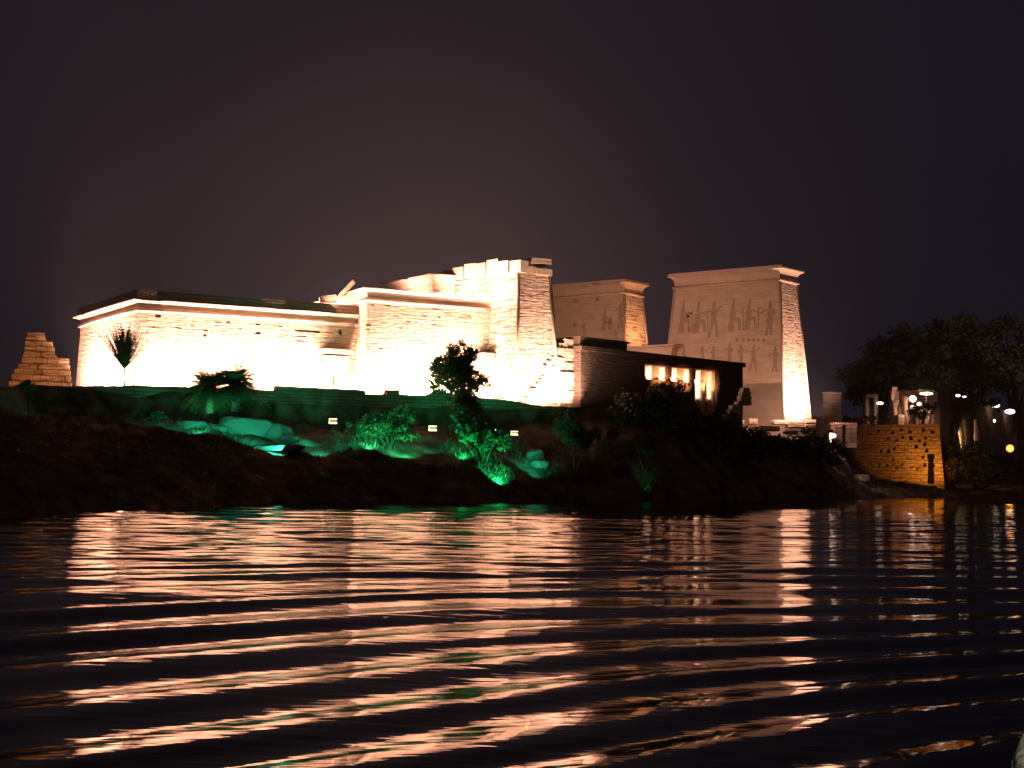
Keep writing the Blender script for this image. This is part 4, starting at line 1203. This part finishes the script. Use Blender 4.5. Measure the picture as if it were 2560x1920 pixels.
# ------------------------------------------------------------------ floodlighting
def row(P, D, n_, t0, t1, cnt, outd, z, aim_h, power, col=WARM, spread=160, inward=None):
    """a row of flood lamps standing outd metres in front of a wall, tilted up at it"""
    for i in range(cnt):
        t_ = t0 + (t1 - t0) * (i + .5) / cnt
        l = (t1 - t0) / cnt * 0.55
        p = P + D * t_ + n_ * outd
        q = P + D * t_
        area((p.x, p.y, z), (q.x, q.y, z + aim_h), l, 0.15, power / cnt * (1.18, .86, 1.0, 1.12, .84, 1.05)[i % 6], col, spread)
# long hall, west and north walls
row(wNW, dS, nA, 0.5, 16.0, 6, 1.5, GZ + 0.15, 2.2, 17500)
dEn = dE.normalized(); nNn = Vector((-dEn.y, dEn.x)); nNn = nNn if nNn.y < 0 else -nNn
row(wNW, dEn, nNn, 2.0, 11.0, 3, 1.8, GZ + 0.15, 2.4, 13500)
# columned hall
row(bw, dSB, nB, 0.8, 9.6, 4, 1.5, GZ + 0.15, 2.2, 13500)
c = bw + dSB * (-1.6) + nB * 0.4
area((c.x, c.y, GZ + .2), (bw.x, bw.y, GZ + 4), .6, .3, 1100)
# roof lamps in front of the upper walls
n2 = -dSB
for k_ in (2.0, 5.0, 8.0, 11.0):
    c = bw + dEBm * k_ - dSB * 2.5
    area((c.x, c.y, zr + .1), (c.x + dSB.x * 2.5, c.y + dSB.y * 2.5, zr + 1.5), 1.2, .2, 420)
c = wallM[0]
mw = min(wallM, key=lambda p: (p - mNW).length)
area((mw.x + nB.x * 1.6 + dSB.x * 2, mw.y + nB.y * 1.6 + dSB.y * 2, lBz + .15), (mw.x + dSB.x * 2, mw.y + dSB.y * 2, lMz), 2.5, .2, 260)
area((mw.x - dSB.x * 1.8 + dEBm.x * 2, mw.y - dSB.y * 1.8 + dEBm.y * 2, lBz + .15), (mw.x + dEBm.x * 2, mw.y + dEBm.y * 2, lMz), 3.5, .2, 420)
for k_ in (1.2, 4.5):
    c = cNW + eC * k_ - dC * 2.6
    area((c.x, c.y, lBz + .2), (c.x + dC.x * 2.6, c.y + dC.y * 2.6, cz - 0.6), 1.4, .3, 800)
# carved tower: west end and the north strip
cw = botC[min(range(4), key=lambda i: (botC[i] - cNW).length)]
cW = Vector((dC.y, -dC.x))
area((*(cw + dC * 1.6 + cW * 2.3), GZ + .2), (*(cw + dC * 1.6), GZ + 4.5), 2.0, .3, 2800)
area((*(cw - dC * 1.6 + cW * 0.7), GZ + .2), (*(cw + eC * .5), GZ + 4.5), .8, .3, 1900)
# ruined wall
area((*(R0 + rD * 1.3 + fN * 1.7), GZ + .3), (*(R0 + rD * 1.6), GZ + 2.5), 1.6, .3, 900, spread=100)
# first pylon: soft light over the north faces from the court, hard light on the west end
ctr = F0 + fD * 4.5 + fE * 4.5
area((ctr.x, ctr.y, zr1 + .28), (*(dNE.lerp(dNW, .35)), 17.0), 1.6, .3, 2050, (1, .54, .40), spread=120)
ctr = F0 + fD * 4.0 + fE * 6.0
area((ctr.x, ctr.y, zr1 + .28), (*(eNW + dd * 5), 17.5), 1.6, .3, 1750, (1, .47, .31), spread=120)
dw = botD[min(range(4), key=lambda i: (botD[i] - dNW).length)]
dW = Vector((ds.y, -ds.x)); dW = dW if dW.dot(dd) < 0 else -dW
area((*(dw + ds * 2.6 + dW * 2.6), 7.9), (*(dw + ds * 2.4), 12.5), 2.6, .3, 5200)
ew = botE[min(range(4), key=lambda i: (botE[i] - eNW).length)]
area((*(ew + ds * 2.4 + dW * 1.6), zG + .2), (*(ew + ds * 2.4), zG + 4.0), 2.2, .2, 520, (1, .44, .2))
area((*(g0.lerp(g1, .5) - ds2 * 4.5), 11), (*(g0.lerp(g1, .5)), zG), 2, .4, 120)
# colonnade of the birth house: lamps between the columns, then an added fill in front
for i, t_ in enumerate(cent):
    p = F0 + fD * (t_ - 0.79) + fE * 0.62
    area((p.x, p.y, zop - 1.3), (*(F0 + fD * t_ + fE * 0.72), zop - 1.1), 0.25, 2.2, 90 if i < 5 else 45, (1, .66, .50), 170)
for t_ in (t_b + 2.0, t_b + 5.0, t_c - 1.0):  # unseen orange fill added in front, in place of bounced light
    p = F0 + fD * t_ - fE * 1.3
    area((p.x, p.y, GZ + 1.6), (*(F0 + fD * t_ + fE * .9), zop - .6), 1.5, .2, 80, (1, .40, .18), 50)
# rubble row
area((*(pY(1975, 131)), 9.2), (*(pY(1965, 134)), 7.0), 4, .3, 700)
area((*(pY(1850, 130)), 8.6), (*(pY(1850, 134)), 7.4), 2, .3, 160, (1, .5, .3))
# left ruin: orange from the left, warm from the hall side
spot((*(pY(-40, 97)), GZ + .2), (*(pY(50, 104)), GZ + 1.5), 900, 70, (1, .36, .06))
spot((*(pY(190, 99)), GZ + .2), (*(pY(140, 104)), GZ + 2.5), 420, 90, (1, .46, .28))
# bastion: sodium light from the foot
area((*(pY(2308, 157.0)), 2.0), (*(pY(2300, 161.5)), 5.0), 3.5, .3, 380, (1, .34, .04), 125)
# inside the long colonnade
for px_, pw in ((2383, 120), (2408, 60), (2445, 420), (2470, 30), (2536, 80), (2560, 110)):
    w0 = ca + ncn * 1.6; t_ = tline(px_, w0, Dc); p = w0 + Dc * (t_ - 1.0)
    q = ca + ncn * 4.2; q = q + Dc * tline(px_, q, Dc)
    area((p.x, p.y, zc0 - .4), (q.x, q.y, zc0 + 1.0), .4, .3, pw, WARM, 90)
# dim fill light added for the tall trees, its source unseen
area((*(pY(2300, 178)), 6), (*(pY(2380, 208)), 18), 10, 4, 5500, (1, .72, .28), spread=120)

# green lamps on the bank
GRN, TEAL = (0.015, 1.0, 0.34), (0.025, 1.0, 0.56)
def green(px, Y, dz, tx, tY, tz, power, ang, col=GRN):
    power *= 1.6 if col[2] > .5 else 2.9
    q = pY(px, Y); r_ = pY(tx, tY)
    spot((q.x, q.y, ground_z(px, Y) + dz), (r_.x, r_.y, tz), power, ang, col, .9, .08, 'green_lamp')
green(1262, 93.2, .4, 1200, 98, 5.0, 900, 95)
green(1475, 97.3, .4, 1435, 101, 5.0, 420, 80)
green(1030, 92.5, .4, 975, 96.5, 4.6, 650, 95, (0.05, 1.0, 0.36))
green(700, 87.0, .6, 640, 92, 4.2, 1100, 110, TEAL)
green(540, 90.2, .5, 528, 92.0, 7.2, 240, 100, (.08, 1, .38))
green(600, 90.6, .5, 592, 92.6, 7.2, 260, 100, (.08, 1, .34))
green(500, 87.5, .5, 520, 91, 4.6, 260, 110, TEAL)
green(930, 93.0, .4, 900, 97, 4.2, 260, 100, (.05, 1, .42))
green(1160, 95, .4, 1160, 99, 5.2, 420, 90)
green(1345, 96.2, .6, 1338, 100, 3.6, 260, 90, TEAL)
green(800, 88.5, .6, 800, 95, 4.2, 260, 100, TEAL)
green(1150, 98.0, .5, 1155, 101.5, 8.0, 220, 70, TEAL)
for px_, Y_, tz_ in ((450, 85.5, 5.0), (620, 87.5, 5.2), (770, 90.5, 4.6), (880, 92, 4.8), (1080, 95, 4.8), (1320, 96.5, 4.6)):
    green(px_, Y_, 1.0, px_ + 10, Y_ + 7, tz_ - 1.2, 110, 100, TEAL)
green(60, 83, .5, 66, 88, 6.5, 60, 60, TEAL)
green(400, 86.2, .5, 385, 91, 4.8, 70, 100, TEAL)
green(1520, 98, .5, 1515, 102, 4.4, 50, 60, TEAL)
green(1625, 101.5, .4, 1615, 105, 3.4, 50, 50, GRN)
# unseen fill lamp added beside the camera to light the bow rim
spot((0.7, 1.0, 2.1), tuple(bow), 150, 50, (.9, 1, .85), .5, .05, 'bow_fill')
